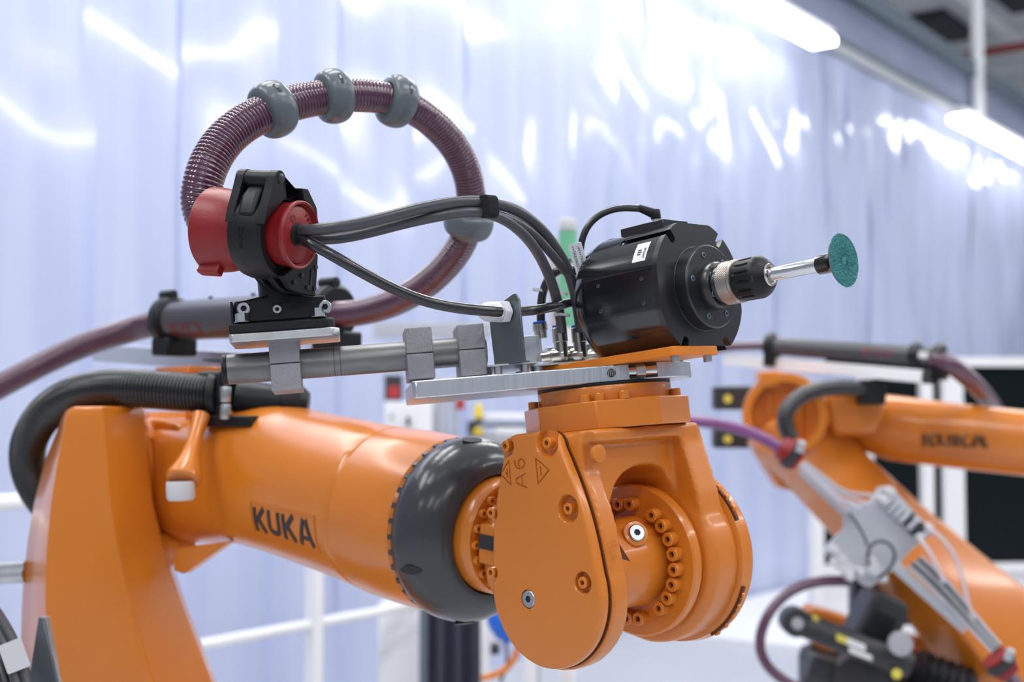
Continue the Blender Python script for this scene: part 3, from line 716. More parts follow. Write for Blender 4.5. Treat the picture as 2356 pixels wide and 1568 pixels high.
obj('nose_ring', G().lathe([(.064, .008), (.064, .0116), (.0668, .0103), (.0668, .0085), (.0655, .0075)], SF, 40), 'nickel', ck)
for i, ch in enumerate('mm (3/8")'):
    a = radians(-14 + i * 9.5); r = gpr(.0575) + .00005
    if ch == ' ': continue
    S3 = SF.to_3x3(); n_ = (S3 @ V3((cos(a), sin(a), .45))).normalized(); t_ = (S3 @ V3((-sin(a), cos(a), 0))).normalized()
    tg = text_geo(ch, .0042, .00015)
    obj('moulded_mark', G().add(tg.v, tg.f, fr(SF @ V3((r * cos(a), r * sin(a), .0575)), t_, n_.cross(t_), n_)), 'cable', grip)
# ---------------------------------------------------------------- sanding disc on its mandrel
sd = thing('sanding_disc', F + V * .1415, 'round teal abrasive sanding disc on a polished mandrel', 'sanding disc')
obj('mandrel', G().lathe([(.055, .006), (.1165, .0064), (.1175, .0060)], SF, 48), 'steel', sd)
obj('backing_hub', G().lathe([(.116, .0075), (.117, .0086), (.128, .0088), (.1305, .0094), (.1335, .0115), (.137, .016), (.1392, .0212), (.1402, .0228), (.1410, .0228), (.141, .0)], SF, 64), 'black_gloss', sd)
obj('disc_backing', G().cyl(.0234, .1410, .1418, SF, 72), 'tan', sd)
vs = []; fs = []; rnd = random.Random(3); nr, ns_ = 40, 150
vs.append((0, 0, .1424))
for i in range(1, nr + 1):
    for j in range(ns_):
        a = 2 * pi * j / ns_; r = .0240 * i / nr + (rnd.uniform(-.00035, .00035) if i > 3 else 0); vs.append((r * cos(a), r * sin(a), .1420 + (rnd.uniform(0, .0009) if i > 6 else .0004) if i < nr else .1418))
for j in range(ns_): fs.append((0, 1 + j, 1 + (j + 1) % ns_))
for i in range(nr - 1):
    for j in range(ns_): j2 = (j + 1) % ns_; fs.append((1 + i * ns_ + j, 1 + (i + 1) * ns_ + j, 1 + (i + 1) * ns_ + j2, 1 + i * ns_ + j2))
obj('abrasive_face', G().add(vs, fs, SF), 'teal', sd, sharp=180)
# ---------------------------------------------------------------- pipe and its clamps
PA = P(523, 850, 1.245); PB = P(1118, 805, 1.278); PD = (PB - PA).normalized()
pu = (W - PD * W.dot(PD)).normalized(); pn_ = pu.cross(PD)
PP = fr(PA, PD, pn_, pu)
pp = thing('support_pipe', PA, 'worn grey steel tube carried by three block clamps', 'pipe')
obj('tube', G().cyl(.0146, 0, (PB - PA).length, PP @ Matrix.Rotation(pi / 2, 4, 'Y'), 56), 'pipe', pp)
obj('end_plug', G().cyl(.0150, -.0045, .001, PP @ Matrix.Rotation(pi / 2, 4, 'Y'), 48, b=.0012), 'black', pp, label='black rubber end plug')
for xx in (.103, .109): obj('score_line', G().cyl(.01466, xx, xx + .0006, PP @ Matrix.Rotation(pi / 2, 4, 'Y'), 56), 'ink', pp)
for (px, wd, ht, hb_, lab) in ((656, .0288, .0256, .0262, 'grey block clamp under the black hose mount'), (966, .0262, .0256, .0252, 'middle grey block clamp, beside the plate end'), (1086, .0262, .0248, .0262, 'grey block clamp next to the cable bracket')):
    x = on_line(PA - pn_ * .02, PD, px); cl = thing('pipe_clamp', PP @ V3((x, 0, -hb_)), lab, 'clamp', 'block clamps on the pipe')
    # half blocks with a round bore: cut as profile prisms along the pipe
    def half(s):
        zt = ht if s > 0 else hb_; pts = [(-.0235, s * .0004), (-.0235, s * zt), (.030, s * zt), (.030, s * .0004)]
        pts += [(.0149 * cos(a), s * max(.0004, .0149 * sin(a))) for a in [pi * i / 16 for i in range(17)]]
        return pts
    FM = PP @ Matrix(((0, 0, 1, x - wd / 2), (1, 0, 0, 0), (0, 1, 0, 0), (0, 0, 0, 1)))
    obj('upper_half', G().prism(half(1), 0, wd, FM), 'cast', cl, bevel=.0009)
    obj('lower_half', G().prism(half(-1), 0, wd, FM), 'cast', cl, bevel=.0009)
    obj('joint', G().box(x - wd / 2 + .0006, x + wd / 2 - .0006, -.0229, .0295, -.0004, .0004, PP), 'socket', cl)
# ---------------------------------------------------------------- hose mount on the pipe
HM = fr(P(650, 779, 1.205), PD, pn_, pu)
x0 = on_line(HM.translation, PD, 527); x1 = on_line(HM.translation, PD, 765)
mt = obj('mount_plate', G().prism([(x0 + .003, 0), (x1 - .0, 0), (x1 + .007, .010), (x1 + .007, .068), (x0 + .012, .068), (x0, .062), (x0, .003)], 0, .0080, HM), 'galv', bevel=.0012, label='zinc plated steel plate under the black hose mount', cat='plate')
hm = thing('hose_mount', HM @ V3(((x0 + x1) / 2, .03, .0088)), 'black plastic swivel mount clamping the red hose bell', 'mount')
obj('foot_plate', G().prism([(x0, .002), (x1 - .004, .002), (x1 + .003, .010), (x1 + .003, .06), (x0 + .002, .06)], .0080, .0180, HM), 'black', hm, bevel=.002, segs=3)
ya = .012
arc = [(x0 + .006 + (x1 - x0 - .010) * t, .0405 + .0045 * sin(pi * min(1, max(0, (t - .1) / .75)))) for t in [i / 16 for i in range(17)]]
cb = [(x0 + .006, .0185)] + [(x1 - .004, .0185)] + arc[::-1]
obj('base_block', G().prism(cb, -.055, -ya, fr(HM.translation, PD, pu, -pn_)), 'black', hm, bevel=.0022, segs=3)
obj('base_rib', G().prism([(x0 + .0025, .0188), (x0 + .0045, .0188), (x0 + .0045, .040), (x0 + .0025, .040)], -.055, -ya + .001, fr(HM.translation, PD, pu, -pn_)), 'black', hm)
ab = socket_bolt('zinc_screw', .0062, .006, 'zinc'); sb_ = socket_bolt('zinc_screw', .0044, .0035, 'zinc')
fm = fr(V3((0, 0, 0)), PD, pu, -pn_)
def on_front(px, py, d, me, nm):                               # seated on the front face of the block
    k = on_line(HM.translation + pn_ * d, PD, px); base = HM.translation + pn_ * d + PD * k
    h = (proj(base)[1] - py) * proj(base)[2] / FPX
    m_ = Matrix.Translation(base + pu * h) @ fm; inst(nm, me, m_, hm, 'silver screw')
on_front(567, 710, ya, ab, 'zinc_screw'); on_front(753, 706, ya, ab, 'zinc_screw'); on_front(643, 711, ya, sb_, 'zinc_screw')
vb = mesh('hex_bolt', G().prism([(.0063 * cos(radians(60 * k)), .0063 * sin(radians(60 * k))) for k in range(6)], 0, .0088).cyl(.0074, 0, .001, seg=24), 'zinc')
for px in (557, 733):
    k = on_line(HM @ V3((0, .0075, .0188)), PD, px); inst('hex_bolt', vb, HM @ T(k, .0075, .0188), hm, 'silver bolt')
nk = HM @ V3((on_line(HM @ V3((0, .03, .04)), PD, 645), .03, 0))
obj('neck', G().cyl(.0205, .036, .066, fr(nk, PD, pn_, pu), 40), 'black', hm)
obj('neck_rib', G().box(.016, .034, -.012, .010, .036, .066, fr(nk, PD, pn_, pu)), 'black', hm, bevel=.001)
# clamp ring around the red bell
HA = V3((.915, -.38, -.10)).normalized(); FC = P(688, 540, 1.17)
HL = V3((-HA.y, HA.x, 0)).normalized() * -1                    # lateral, towards camera left
if HL.y > 0: HL = -HL
HUp = HL.cross(HA).normalized(); HUp = HUp if HUp.z > 0 else -HUp
RF = fr(FC, HL, HUp, -HA)                                     # x lateral near, y up, z back along the axis
g = G()
g.lathe([(.016, .0315), (.016, .0385), (.0185, .0412), (.024, .0428), (.034, .0436), (.044, .0428), (.0495, .0412), (.052, .0385), (.052, .0315)], RF, 64, closed=True)
obj('clamp_ring', g, 'black', hm, sharp=30)
hx, hy = .024, .0460
g = G().cyl(.0085, .012, .050, RF @ T(hx, hy, 0), 28, b=.001)
obj('hinge_barrel', g, 'black', hm)
for z0, z1 in ((.010, .019), (.044, .0525)):
    arm = [(hx + .0092 * cos(radians(a)), hy + .0092 * sin(radians(a))) for a in range(0, 190, 15)] + [(hx - .014, hy - .014), (.0, .036), (.012, .032), (.034, .014), (.0425, .004), (.0405, .018), (.036, .034)]
    obj('hinge_arm', G().prism(arm, z0, z1, RF), 'black', hm, bevel=.0016, segs=2)
obj('hinge_pin', G().cyl(.0048, .0092, .011, RF @ T(hx - .001, hy + .002, 0), 24, b=.0005), 'cable2', hm)
obj('strap_tongue', G().prism([(.0435, .010), (.0385, .030), (.030, .040), (.020, .040), (.012, .034), (.03, .018)], .022, .041, RF), 'black', hm, bevel=.004, segs=3)
obj('strap_end', G().prism([(-.008, .044), (-.018, .045), (-.036, .030), (-.043, .012), (-.038, .008), (-.030, .024), (-.012, .034)], .006, .018, RF), 'black', hm, bevel=.001)
lobe = [(-.004, -.030), (-.030, -.020), (-.043, -.012), (-.0465, -.014), (-.049, -.046), (-.046, -.054), (-.020, -.053), (-.006, -.050), (.010, -.040)]
for z0, z1 in ((.006, .013), (.020, .027), (.034, .041)):
    obj('lock_lobe', G().prism(lobe, z0, z1, RF), 'black', hm, bevel=.0012)
obj('lock_web', G().prism([(-.01, -.036), (-.032, -.026), (-.044, -.020), (-.045, -.050), (-.02, -.048)], .008, .040, RF), 'socket', hm)
for x_, y_ in ((-.020, -.036), (-.043, -.026), (-.008, -.043), (-.032, -.046), (-.044, -.046)):
    obj('lobe_stud', G().cyl(.0025, -.001, .0012, RF @ T(x_, y_, .0055), 16), 'cable2', hm)
obj('lobe_slot', G().box(-.0385, -.0355, -.049, -.028, .0052, .0062, RF), 'socket', hm)
for i, (ch, yy) in enumerate((('U', -.001), ('S', -.0085), ('E', -.016))):
    tg = text_geo(ch, .0085, .0003); a = radians(-4 - i * 9)
    obj('moulded_mark', G().add(tg.v, tg.f, RF @ fr(V3((.0437 * cos(a), .0437 * sin(a), .034)), V3((0, 0, -1)), V3((-sin(a), cos(a), 0)), V3((cos(a), sin(a), 0)))), 'black', hm)
# red bell with insert
rb = thing('hose_bell', FC - HA * .05, 'red plastic bell holding the plum hose end and the cables', 'hose bell')
obj('bell', G().lathe([(.040, .029), (.050, .0320), (.058, .0350), (.066, .0373), (.075, .0390), (.084, .0400), (.090, .0404), (.0935, .0404), (.0945, .0395), (.092, .037), (.08, .035)], RF, 72), 'red', rb)
obj('bell_neck', G().lathe([(.050, .0300), (.012, .0292), (.006, .0296), (.003, .0308), (.000, .0316), (-.002, .0314), (-.003, .0304), (-.0025, .0288), (.002, .0272), (.003, .0255)], RF, 72), 'red', rb, sharp=50)
obj('insert', G().lathe([(.004, .0268), (.0012, .0264), (.0002, .0250), (.0, .011)], RF, 60), 'red', rb)
obj('insert_hole', G().cyl(.0105, -.0006, .0002, RF @ T(.004, 0, 0), 32), 'socket', rb)
obj('insert_mark', G().lathe([(-.0004, .0028), (-.0007, .0028), (-.0007, .0034), (-.0004, .0034)], RF @ T(.0125, .0135, 0), 20, closed=True), 'red', rb)
for i, ch in enumerate('PG29'):
    tg = text_geo(ch, .0048, .0003); a = radians(64 + 0 - 14 * i)
    rd = V3((-cos(a) * 1, sin(a), 0)); p_ = V3((-cos(a) * .0205, sin(a) * .0205, -.0002))
    obj('insert_mark', G().add(tg.v, tg.f, RF @ fr(p_, V3((-sin(a), -cos(a), 0)), V3((-cos(a), sin(a), 0)), V3((0, 0, -1)))), 'red', rb)
obj('screw_boss', G().prism(rrect(-.006, .006, -.004, .006, .002), .070, .093, RF @ RZ(radians(-68)) @ T(.041, 0, 0)), 'red', rb, bevel=.0015)
inst('boss_screw', socket_bolt('boss_screw', .0032, .003, 'zinc'), RF @ RZ(radians(-68)) @ T(.0425, .0, .093), rb, 'silver screw')
# ---------------------------------------------------------------- the looping plum hose and its protectors
HP = [(520, 528, 1.25), (490, 522, 1.262), (463, 492, 1.268), (461, 445, 1.262), (468, 410, 1.26), (494, 350, 1.27), (540, 298, 1.285), (590, 268, 1.3), (650, 243, 1.32), (720, 227, 1.345), (780, 220, 1.36), (840, 219.5, 1.38), (900, 228, 1.4), (955, 252, 1.42), (1010, 294, 1.445), (1055, 350, 1.47), (1080, 415, 1.49), (1084, 475, 1.51), (1070, 545, 1.53), (1036, 600, 1.55), (985, 650, 1.58), (920, 690, 1.62), (850, 714, 1.67), (790, 722, 1.72), (740, 720, 1.75)]
R_H = .0182
lh, hpts = hose('corrugated_hose', HP, lambda t: .0212 - .0034 * min(1, t * 2.6), 'hose', pitch=.0042, depth=.07, label='plum corrugated hose looping above the arm', cat='hose')
def hose_frame(px, lo, hi):
    best = min(range(int(lo * len(hpts)), int(hi * len(hpts)) - 1), key=lambda i: abs(proj(hpts[i])[0] - px)); return hpts[best], (hpts[best + 2] - hpts[best - 2]).normalized()
def hose_at_y(py, lo, hi):
    best = min(range(int(lo * len(hpts)), int(hi * len(hpts)) - 1), key=lambda i: abs(proj(hpts[i])[1] - py)); return hpts[best], (hpts[best + 2] - hpts[best - 2]).normalized()
balls = [(hose_frame(628, .0, .5), .0300, .0155, 'grey hose protector ring on the left shoulder of the loop', -38, -(.35)), (hose_frame(767, .0, .55), .0295, .0150, 'grey hose protector ring at the top of the loop', -12, 0), (hose_frame(913, .1, .6), .0295, .0150, 'grey hose protector ring right of the loop top', 15, .3), (hose_at_y(512, .4, .8), .0300, .0155, 'grey hose protector ring partly behind the cables', 0, 0)]
for (p_, d_), ro, hz, lab, rt, ex in balls:
    b = thing('hose_protector', p_ - Z * ro, lab, 'protector ring', 'protector rings on the looping hose')
    pr = [(hz * cos(t) * (1.0 if abs(cos(t)) < .9 else 1), R_H * .98 + (ro - R_H * .98) * sin(t) ** .62) for t in [pi * i / 14 for i in range(15)]]
    fm_ = ax(p_, d_, V3((0, -1, .0)).normalized())
    ob = obj('protector_shell', G().lathe([(z, max(r, R_H * .98)) for z, r in pr] + [(-hz * .6, R_H * .97), (hz * .6, R_H * .97)], fm_, 48, closed=True), 'ball', b, sharp=60)
    cdir = (CAM - p_); cdir = (cdir - d_ * cdir.dot(d_)).normalized()
    if ex is not None and lab.find('cables') < 0:
        upd = d_.cross(cdir).normalized(); upd = upd if upd.z > 0 else -upd
        n_ = (cdir * cos(radians(38)) + upd * sin(radians(38))).normalized(); t2 = d_.cross(n_).normalized()
        obj('slot', G().prism(rrect(-.0017, .0017, -.0062, .0062, .0012), -.004, .0012, fr(p_ + n_ * (ro - .0012), d_, t2, n_) if fr(p_, d_, t2, n_).to_3x3().determinant() > 0 else fr(p_ + n_ * (ro - .0012), d_, -t2, n_)), 'socket', b)
        obj('slot_bar', G().box(-.0010, .0010, -.004, .0, .0012, .0016, fr(p_ + n_ * (ro - .0012), d_, t2, n_)), 'zinc', b)
# ---------------------------------------------------------------- grey cables from the bell
def cab(lst, r, m, lab, name='power_cable'): return cable(name, lst, r, m, label=lab, cat='cable')
cab([(660, 533, 1.19), (690, 531, 1.165), (740, 527, 1.155), (800, 520, 1.15), (870, 505, 1.15), (960, 480, 1.155), (1040, 465, 1.165), (1120, 463, 1.18), (1190, 483, 1.21), (1245, 525, 1.24), (1290, 585, 1.27), (1318, 650, 1.29), (1330, 710, 1.30), (1336, 762, 1.305)], .0055, 'cable', 'uppermost grey cable leaving the red bell')
cab([(668, 545, 1.20), (700, 547, 1.185), (760, 552, 1.175), (830, 539, 1.17), (950, 508, 1.165), (1050, 489, 1.165), (1120, 487, 1.178), (1180, 515, 1.205), (1225, 560, 1.23), (1258, 620, 1.26), (1280, 680, 1.28), (1290, 730, 1.295), (1292, 762, 1.30)], .0053, 'cable', 'second grey cable from the red bell, under the uppermost')
cab([(1118, 489, 1.180), (1160, 497, 1.195), (1205, 520, 1.215), (1250, 560, 1.245), (1290, 610, 1.27), (1325, 650, 1.30), (1370, 665, 1.34)], .0046, 'cable', 'grey cable arching from the strap to behind the motor')
cab([(662, 540, 1.19), (684, 546, 1.166), (730, 566, 1.155), (800, 608, 1.155), (880, 652, 1.165), (960, 688, 1.18), (1040, 707, 1.195), (1120, 715, 1.205), (1150, 716, 1.215)], .0053, 'cable2', 'lower grey cable sagging to the white gland')
cab([(1176, 717, 1.245), (1215, 716, 1.235), (1260, 708, 1.262), (1310, 697, 1.30), (1350, 686, 1.375), (1400, 675, 1.44)], .0050, 'cable2', 'grey cable from the bracket to behind the motor')
sv = path([(1112, 474, 1.170), (1135, 476, 1.180)], .002)
d_ = (sv[-1] - sv[0]).normalized(); a_ = sv[0]
obj('cable_strap', G().prism(rrect(-.0105, .0105, -.0072, .0072, .005), 0, (sv[-1] - sv[0]).length, ax(a_, d_, V3((0, 1, 0)))), 'velcro', bevel=.0006, label='black hook and loop strap tying the cables', cat='strap')
# ---------------------------------------------------------------- bracket and gland
bk0 = P(1140, 843, 1.255)
BM = fr(bk0, V, W, U) if fr(bk0, V, W, U).to_3x3().determinant() > 0 else fr(bk0, V, W, -U)
brk = obj('cable_bracket', G().prism([(0, 0), (.0415, .0), (.0415, .060), (.038, .0665), (.034, .0668), (.006, .057), (-.002, .052)], -.0012, .0012, BM), 'brkt', bevel=.0005, label='upright grey sheet bracket holding the white gland', cat='bracket')
obj('bracket_flange', G().prism([(0.002, 0), (.0395, 0), (.0395, .0012), (0.002, .0012)], -.008, .0, BM), 'brkt', brk)
GC = P(1156, 717, 1.236); gd = (-U * .96 - V * .1).normalized()
gl = thing('cable_gland', GC - Z * .014, 'white plastic cable gland in the upright grey bracket', 'cable gland')
GM = ax(GC, gd)
obj('gland_nut', G().prism([(.0115 * cos(radians(60 * k)), .0115 * sin(radians(60 * k))) for k in range(6)], -.005, .004, GM), 'white', gl, bevel=.0012)
obj('gland_body', G().prism([(.0102 * cos(radians(60 * k + 20)), .0102 * sin(radians(60 * k + 20))) for k in range(6)], .004, .013, GM), 'white', gl, bevel=.0012)
obj('gland_cap', G().lathe([(.013, .0098), (.017, .0098), (.021, .0088), (.0245, .0070), (.025, .0055), (.02, .005)], GM, 32), 'white', gl)
# ---------------------------------------------------------------- pneumatic manifold and fittings
mb = P(1207, 835, 1.33); MB = fr(mb, L, N, W)
man = obj('manifold_block', G().box(0, .020, 0, .03, 0, .0285, MB), 'alu', bevel=.0008, label='small aluminium block behind the bracket', cat='block')
man2 = obj('manifold_rail', G().box(.0, .095, .0, .035, 0, .018, fr(P(1262, 836, 1.385), L, N, W)), 'alu', bevel=.0008, label='low aluminium rail behind the push-in fittings', cat='rail')
def fitting(px, ytop, ybot, Y, lab, elbow):
    top = P(px, ytop, Y); bot = P(px, ybot, Y); h = (top - bot).length; m_ = fr(bot, L, N, W)
    t = thing('push_fitting', bot, lab, 'fitting', 'push-in fittings beside the motor')
    obj('fitting_body', G().lathe([(0, .0065), (h * .5, .0068), (h * .52, .0078), (h * .96, .0078), (h, .0068)], m_, 28), 'nickel', t)
    obj('release_ring', G().cyl(.0072, h, h + .0022, m_, 28, b=.0006), 'blue', t, label='blue release ring')
    if elbow:
        obj('elbow', G().lathe([(-.004, .006), (0, .0078), (.010, .0078), (.012, .006), (.022, .006)], fr(bot + L * -.002, N, W, L) @ Matrix.Rotation(0, 4, 'X') if False else ax(bot + W * .003 + L * .001, (-L * .8 + N * .6)), 24), 'nickel', t)
fitting(1245, 744, 778, 1.34, 'leftmost push-in fitting with blue ring, on the aluminium block', False)
fitting(1293, 752, 822, 1.305, 'second push-in fitting with blue ring from the left', True)
fitting(1337, 752, 822, 1.31, 'third push-in fitting with blue ring from the left', True)
fitting(1378, 778, 824, 1.345, 'push-in fitting half hidden behind the motor', True)
cab([(1245, 742, 1.34), (1243, 700, 1.34), (1246, 665, 1.335), (1262, 630, 1.325), (1290, 611, 1.315), (1325, 612, 1.32), (1350, 640, 1.335), (1385, 650, 1.37)], .0046, 'cable2', 'black hose bending from the leftmost fitting', 'air_hose')
cab([(1340, 700, 1.33), (1322, 640, 1.33), (1308, 600, 1.34)], .0036, 'cable2', 'short dark hose behind the marker tag', 'air_hose')
cab([(1392, 585, 1.43), (1372, 600, 1.41), (1358, 640, 1.385), (1372, 720, 1.37), (1382, 782, 1.345)], .0038, 'cable2', 'thin dark hose dropping behind the motor', 'air_hose')
hx_ = mesh('hex_bolt', G().lathe([(0, .0068), (.0090, .0068), (.0100, .0060), (.0100, .0035), (.005, .0035)], seg=32), 'galv')
for px, Y, lab, yy in ((1263, 1.30, 'round zinc screw head left of the orange plate', 827), (1352, 1.33, 'round zinc screw head behind the orange plate', 826), (1222, 1.30, 'small zinc screw head beside the bracket foot', 832)):
    p_ = plate_pt(px, 0, .0165) + N * (Y - plate_pt(px, 0, .0165).y); b = inst('plate_screw', hx_, fr(p_, L, N, W)); tag(b, lab, 'screw', 'screws on the tool plate')
    if px == 1222: b.scale = (.6, .6, .6)
xa = on_line(PF @ V3((0, -.045, .0255)), L, 1122); xb = on_line(PF @ V3((0, -.045, .0255)), L, 1236); xc = on_line(PF @ V3((0, 0, .0255)), L, 1400)
base_ = obj('base_sheet', G().prism([(xa, -.045), (xb, -.045), (xb + .002, -.005), (xc, .002), (xc, .058), (xa, .058)], .0255, .0273, PF), 'galv', label='thin bright sheet raised above the tool plate under the fittings', cat='sheet')
for x_, y_ in ((xa + .012, -.03), (xb - .01, -.03), (xa + .012, .045), (xb, .045)): obj('spacer', G().cyl(.004, .0165, .0255, PF @ T(x_, y_, 0), 20), 'alu', base_)
# zip ties
def zt(px, py, Y, r, ang, lab, tail=.012):
    t = thing('cable_tie', P(px, py, Y), lab, 'cable tie', 'white cable ties beside the motor')
    d = V3((cos(ang), 0, sin(ang)))
    obj('tie_band', G().lathe([(-.0013, r), (.0013, r), (.0013, r + .0009), (-.0013, r + .0009)], ax(P(px, py, Y), d), 24, closed=True), 'white', t)
    obj('tie_head', G().box(-.002, .002, -.0022, .0022, -.002, .002, ax(P(px, py, Y) + V3((-d.z, -.3, d.x)).normalized() * (r + .002), d)), 'white', t, bevel=.0005)
zt(1245, 668, 1.335, .0052, radians(80), 'white cable tie on the black hose above the leftmost fitting')
zt(1290, 672, 1.285, .0062, radians(70), 'white cable tie on the cables beside the marker tag')
zt(1338, 646, 1.30, .0062, radians(70), 'white cable tie below the marker tag')
zt(1296, 724, 1.29, .0062, radians(85), 'white cable tie above the second fitting')
tgm = thing('marker_tag', P(1330, 640, 1.27), 'grey printed marker tag hanging left of the motor', 'tag')
ta, tb = P(1322, 560, 1.262), P(1344, 636, 1.275); td = (tb - ta).normalized(); tx = V3((1, -.15, .0)); tx = (tx - td * tx.dot(td)).normalized(); tn = tx.cross(-td).normalized()
TM = fr(ta, tx, -td, tn) if tn.y < 0 else fr(ta, tx, -td, tn)
hl = (tb - ta).length
obj('tag_plate', G().prism(rrect(-.0068, .0068, -hl, .0005, .002), -.0004, .0004, TM), 'galv', tgm)
for i, s_ in enumerate(('-W++TK8062-X21', '++TK8306027+BX1')):
    tg = text_geo(s_, .0042, .0001); obj('print', G().add(tg.v, tg.f, TM @ T(-.003 + .0055 * (1 - i), -hl * .54, .0006 if tn.y < 0 else -.0006) @ Matrix.Rotation(-pi / 2, 4, 'Z')), 'ink', tgm)
obj('tag_plate', G().prism(rrect(-.0048, .0048, -.034, 0, .0015), -.0004, .0004, fr(P(1318, 634, 1.285), tx, -td, tn)), 'white', tgm, label='pale back of the tag')
# sensor plug and lead
sl = cab([(1340, 650, 1.30), (1334, 600, 1.285), (1333, 550, 1.285), (1350, 512, 1.285), (1385, 484, 1.285), (1425, 474, 1.285), (1465, 477, 1.28), (1488, 484, 1.278)], .0036, 'cable2', 'thin sensor lead arching over to the motor top', 'sensor_lead')
cn = thing('sensor_plug', P(1505, 502, 1.275), 'black angled sensor plug on the motor top', 'plug')
obj('plug_body', G().tube([P(1470, 478, 1.28), P(1486, 484, 1.278), P(1502, 490, 1.276), P(1513, 492, 1.275)], lambda i: (.0038, .0044, .0052, .0048)[i], 16), 'black', cn)
obj('plug_head', G().cyl(.0052, -.006, .004, fr(P(1508, 491, 1.275), L, N, W), 24, b=.001), 'black', cn)
obj('plug_nut', G().cyl(.0042, -.013, -.004, fr(P(1508, 491, 1.275), L, N, W), 24), 'nickel', cn)
# ---------------------------------------------------------------- black flex hose over the elbow
fh, fp = hose('flex_conduit', [(500, 905, 1.70), (440, 903, 1.705), (380, 898, 1.71), (300, 893, 1.72), (225, 895, 1.74), (160, 912, 1.78), (105, 950, 1.83), (70, 1005, 1.87), (62, 1060, 1.90), (80, 1120, 1.93), (120, 1175, 1.96), (170, 1230, 1.99)], .0262, 'conduit', pitch=.0050, depth=.11, label='black corrugated hose bending over the elbow', cat='hose')
cl = thing('hose_clamp', P(512, 975, 1.70), 'black clamp block holding the black corrugated hose', 'clamp')
CM = fr(P(512, 910, 1.705), V3((.86, -.5, 0)), V3((.5, .86, 0)), Z)
obj('clamp_body', G().prism(rrect(-.020, .020, -.040, .034, .008), -.02, .02, fr(P(500, 912, 1.705), V3((.5, .86, 0)), Z, V3((.86, -.5, 0)))), 'black', cl, bevel=.002)
obj('clamp_foot', G().box(-.03, .075, -.03, .03, -.040, -.026, CM), 'black', cl, bevel=.002)
obj('clamp_collar', G().cyl(.031, -.012, .0, ax(P(486, 908, 1.70), V3((-1, .1, 0))), 40, b=.002), 'black', cl)
for (y0_, y1_) in ((925, 887), (964, 927)):
    obj('clamp_screw', G().cyl(.0075, 0, (y0_ - y1_ - 2) * 1.655 / FPX, Matrix.Translation(P(519, y0_, 1.655)), 20, b=.0012), 'zinc', cl, label='silver clamp screw')
obj('conduit_union', G().lathe([(0, .022), (.01, .024), (.06, .023), (.062, .027), (.085, .026), (.095, .018)], ax(P(545, 914, 1.70), V3((1, .05, -.12))), 40), 'black', cl)
# ---------------------------------------------------------------- hose retraction tube on rails
ra, rb_ = P(392, 738, 1.98), P(772, 718, 1.74); rd = (rb_ - ra).normalized()
rt = thing('retraction_unit', (ra + rb_) / 2 - Z * .05, 'dark grey hose retraction tube with red lettering behind the red bell', 'hose retractor')
RT = fr(ra, rd, Z.cross(rd).normalized(), rd.cross(Z.cross(rd)).normalized())
obj('barrel', G().cyl(.0305, 0, (rb_ - ra).length, ax(ra, rd), 56), 'cable', rt)
for d0 in (-.012, (rb_ - ra).length - .02):
    obj('end_collar', G().lathe([(d0, .024), (d0, .035), (d0 + .006, .0385), (d0 + .022, .0385), (d0 + .028, .033), (d0 + .028, .03)], ax(ra, rd), 48), 'black', rt)
    obj('collar_lug', G().cyl(.008, d0 - .004, d0 + .026, ax(ra + Z * .040 - RT.col[1].to_3d() * .004, rd), 24, b=.001), 'black', rt)
    obj('collar_foot', G().box(d0 + .002, d0 + .045, -.028, .028, -.055, -.026, RT), 'black', rt, bevel=.004)
for x_ in (.10, .2): obj('barrel_stud', G().cyl(.0035, .029, .034, fr(ra + rd * x_, rd, RT.col[1].to_3d(), RT.col[2].to_3d()), 16), 'black', rt)
tg = text_geo('REIMELD', .026, .0003, .0006)
gg = G()
for v in tg.v:
    a = radians(-108) + v.y / .0305; gg.v.append(RT @ V3((.085 + v.x * .78, .0308 * cos(a + pi / 2 * 0) * 1.0, .0308 * sin(a))) if False else RT @ V3((.073 + v.x * .78, -.0309 * cos(v.y / .0305 - radians(33)), .0309 * sin(v.y / .0305 - radians(33)))))
gg.f = tg.f; obj('lettering', gg, 'redink', rt)
hose('corrugated_hose', [(420, 736, 1.99), (360, 743, 2.02), (290, 762, 2.07), (210, 787, 2.08), (120, 826, 2.08), (50, 862, 2.07), (-30, 905, 2.06), (-160, 985, 2.05)], .0205, 'hose', pitch=.0045, depth=.06, label='plum corrugated hose leaving the picture at the left', cat='hose')
def bar(name, a, b, wd, h, m, lab=None, parent=None, up=Z, cat=None, **k):
    d = (b - a).normalized(); y = up.cross(d).normalized(); z = d.cross(y)
    return obj(name, G().box(0, (b - a).length, -wd / 2, wd / 2, -h / 2, h / 2, fr(a, d, y, z)), m, parent, label=lab, cat=cat, bevel=.0012, **k)
M['profile'] = mat('aluminium_profile', (.62, .65, .70), .35, metal=.7)
r1 = thing('aluminium_rail', P(420, 840, 2.1), 'slotted aluminium rail under the dark retraction tube', 'rail')
a_, b_ = P(243, 812, 2.32), P(640, 838, 1.90)
bar('rail_profile', a_, b_, .05, .030, 'profile', parent=r1)
for off in (-.012,): bar('rail_slot', a_ + V3((0, -.026, off * 0)), b_ + V3((-.02, -.017, 0)), .003, .005, 'dgrey', parent=r1)
bar('rail_lip', a_ + V3((.25, .05, .024)), b_ + V3((.18, -.01, .020)), .04, .012, 'profile', parent=r1)
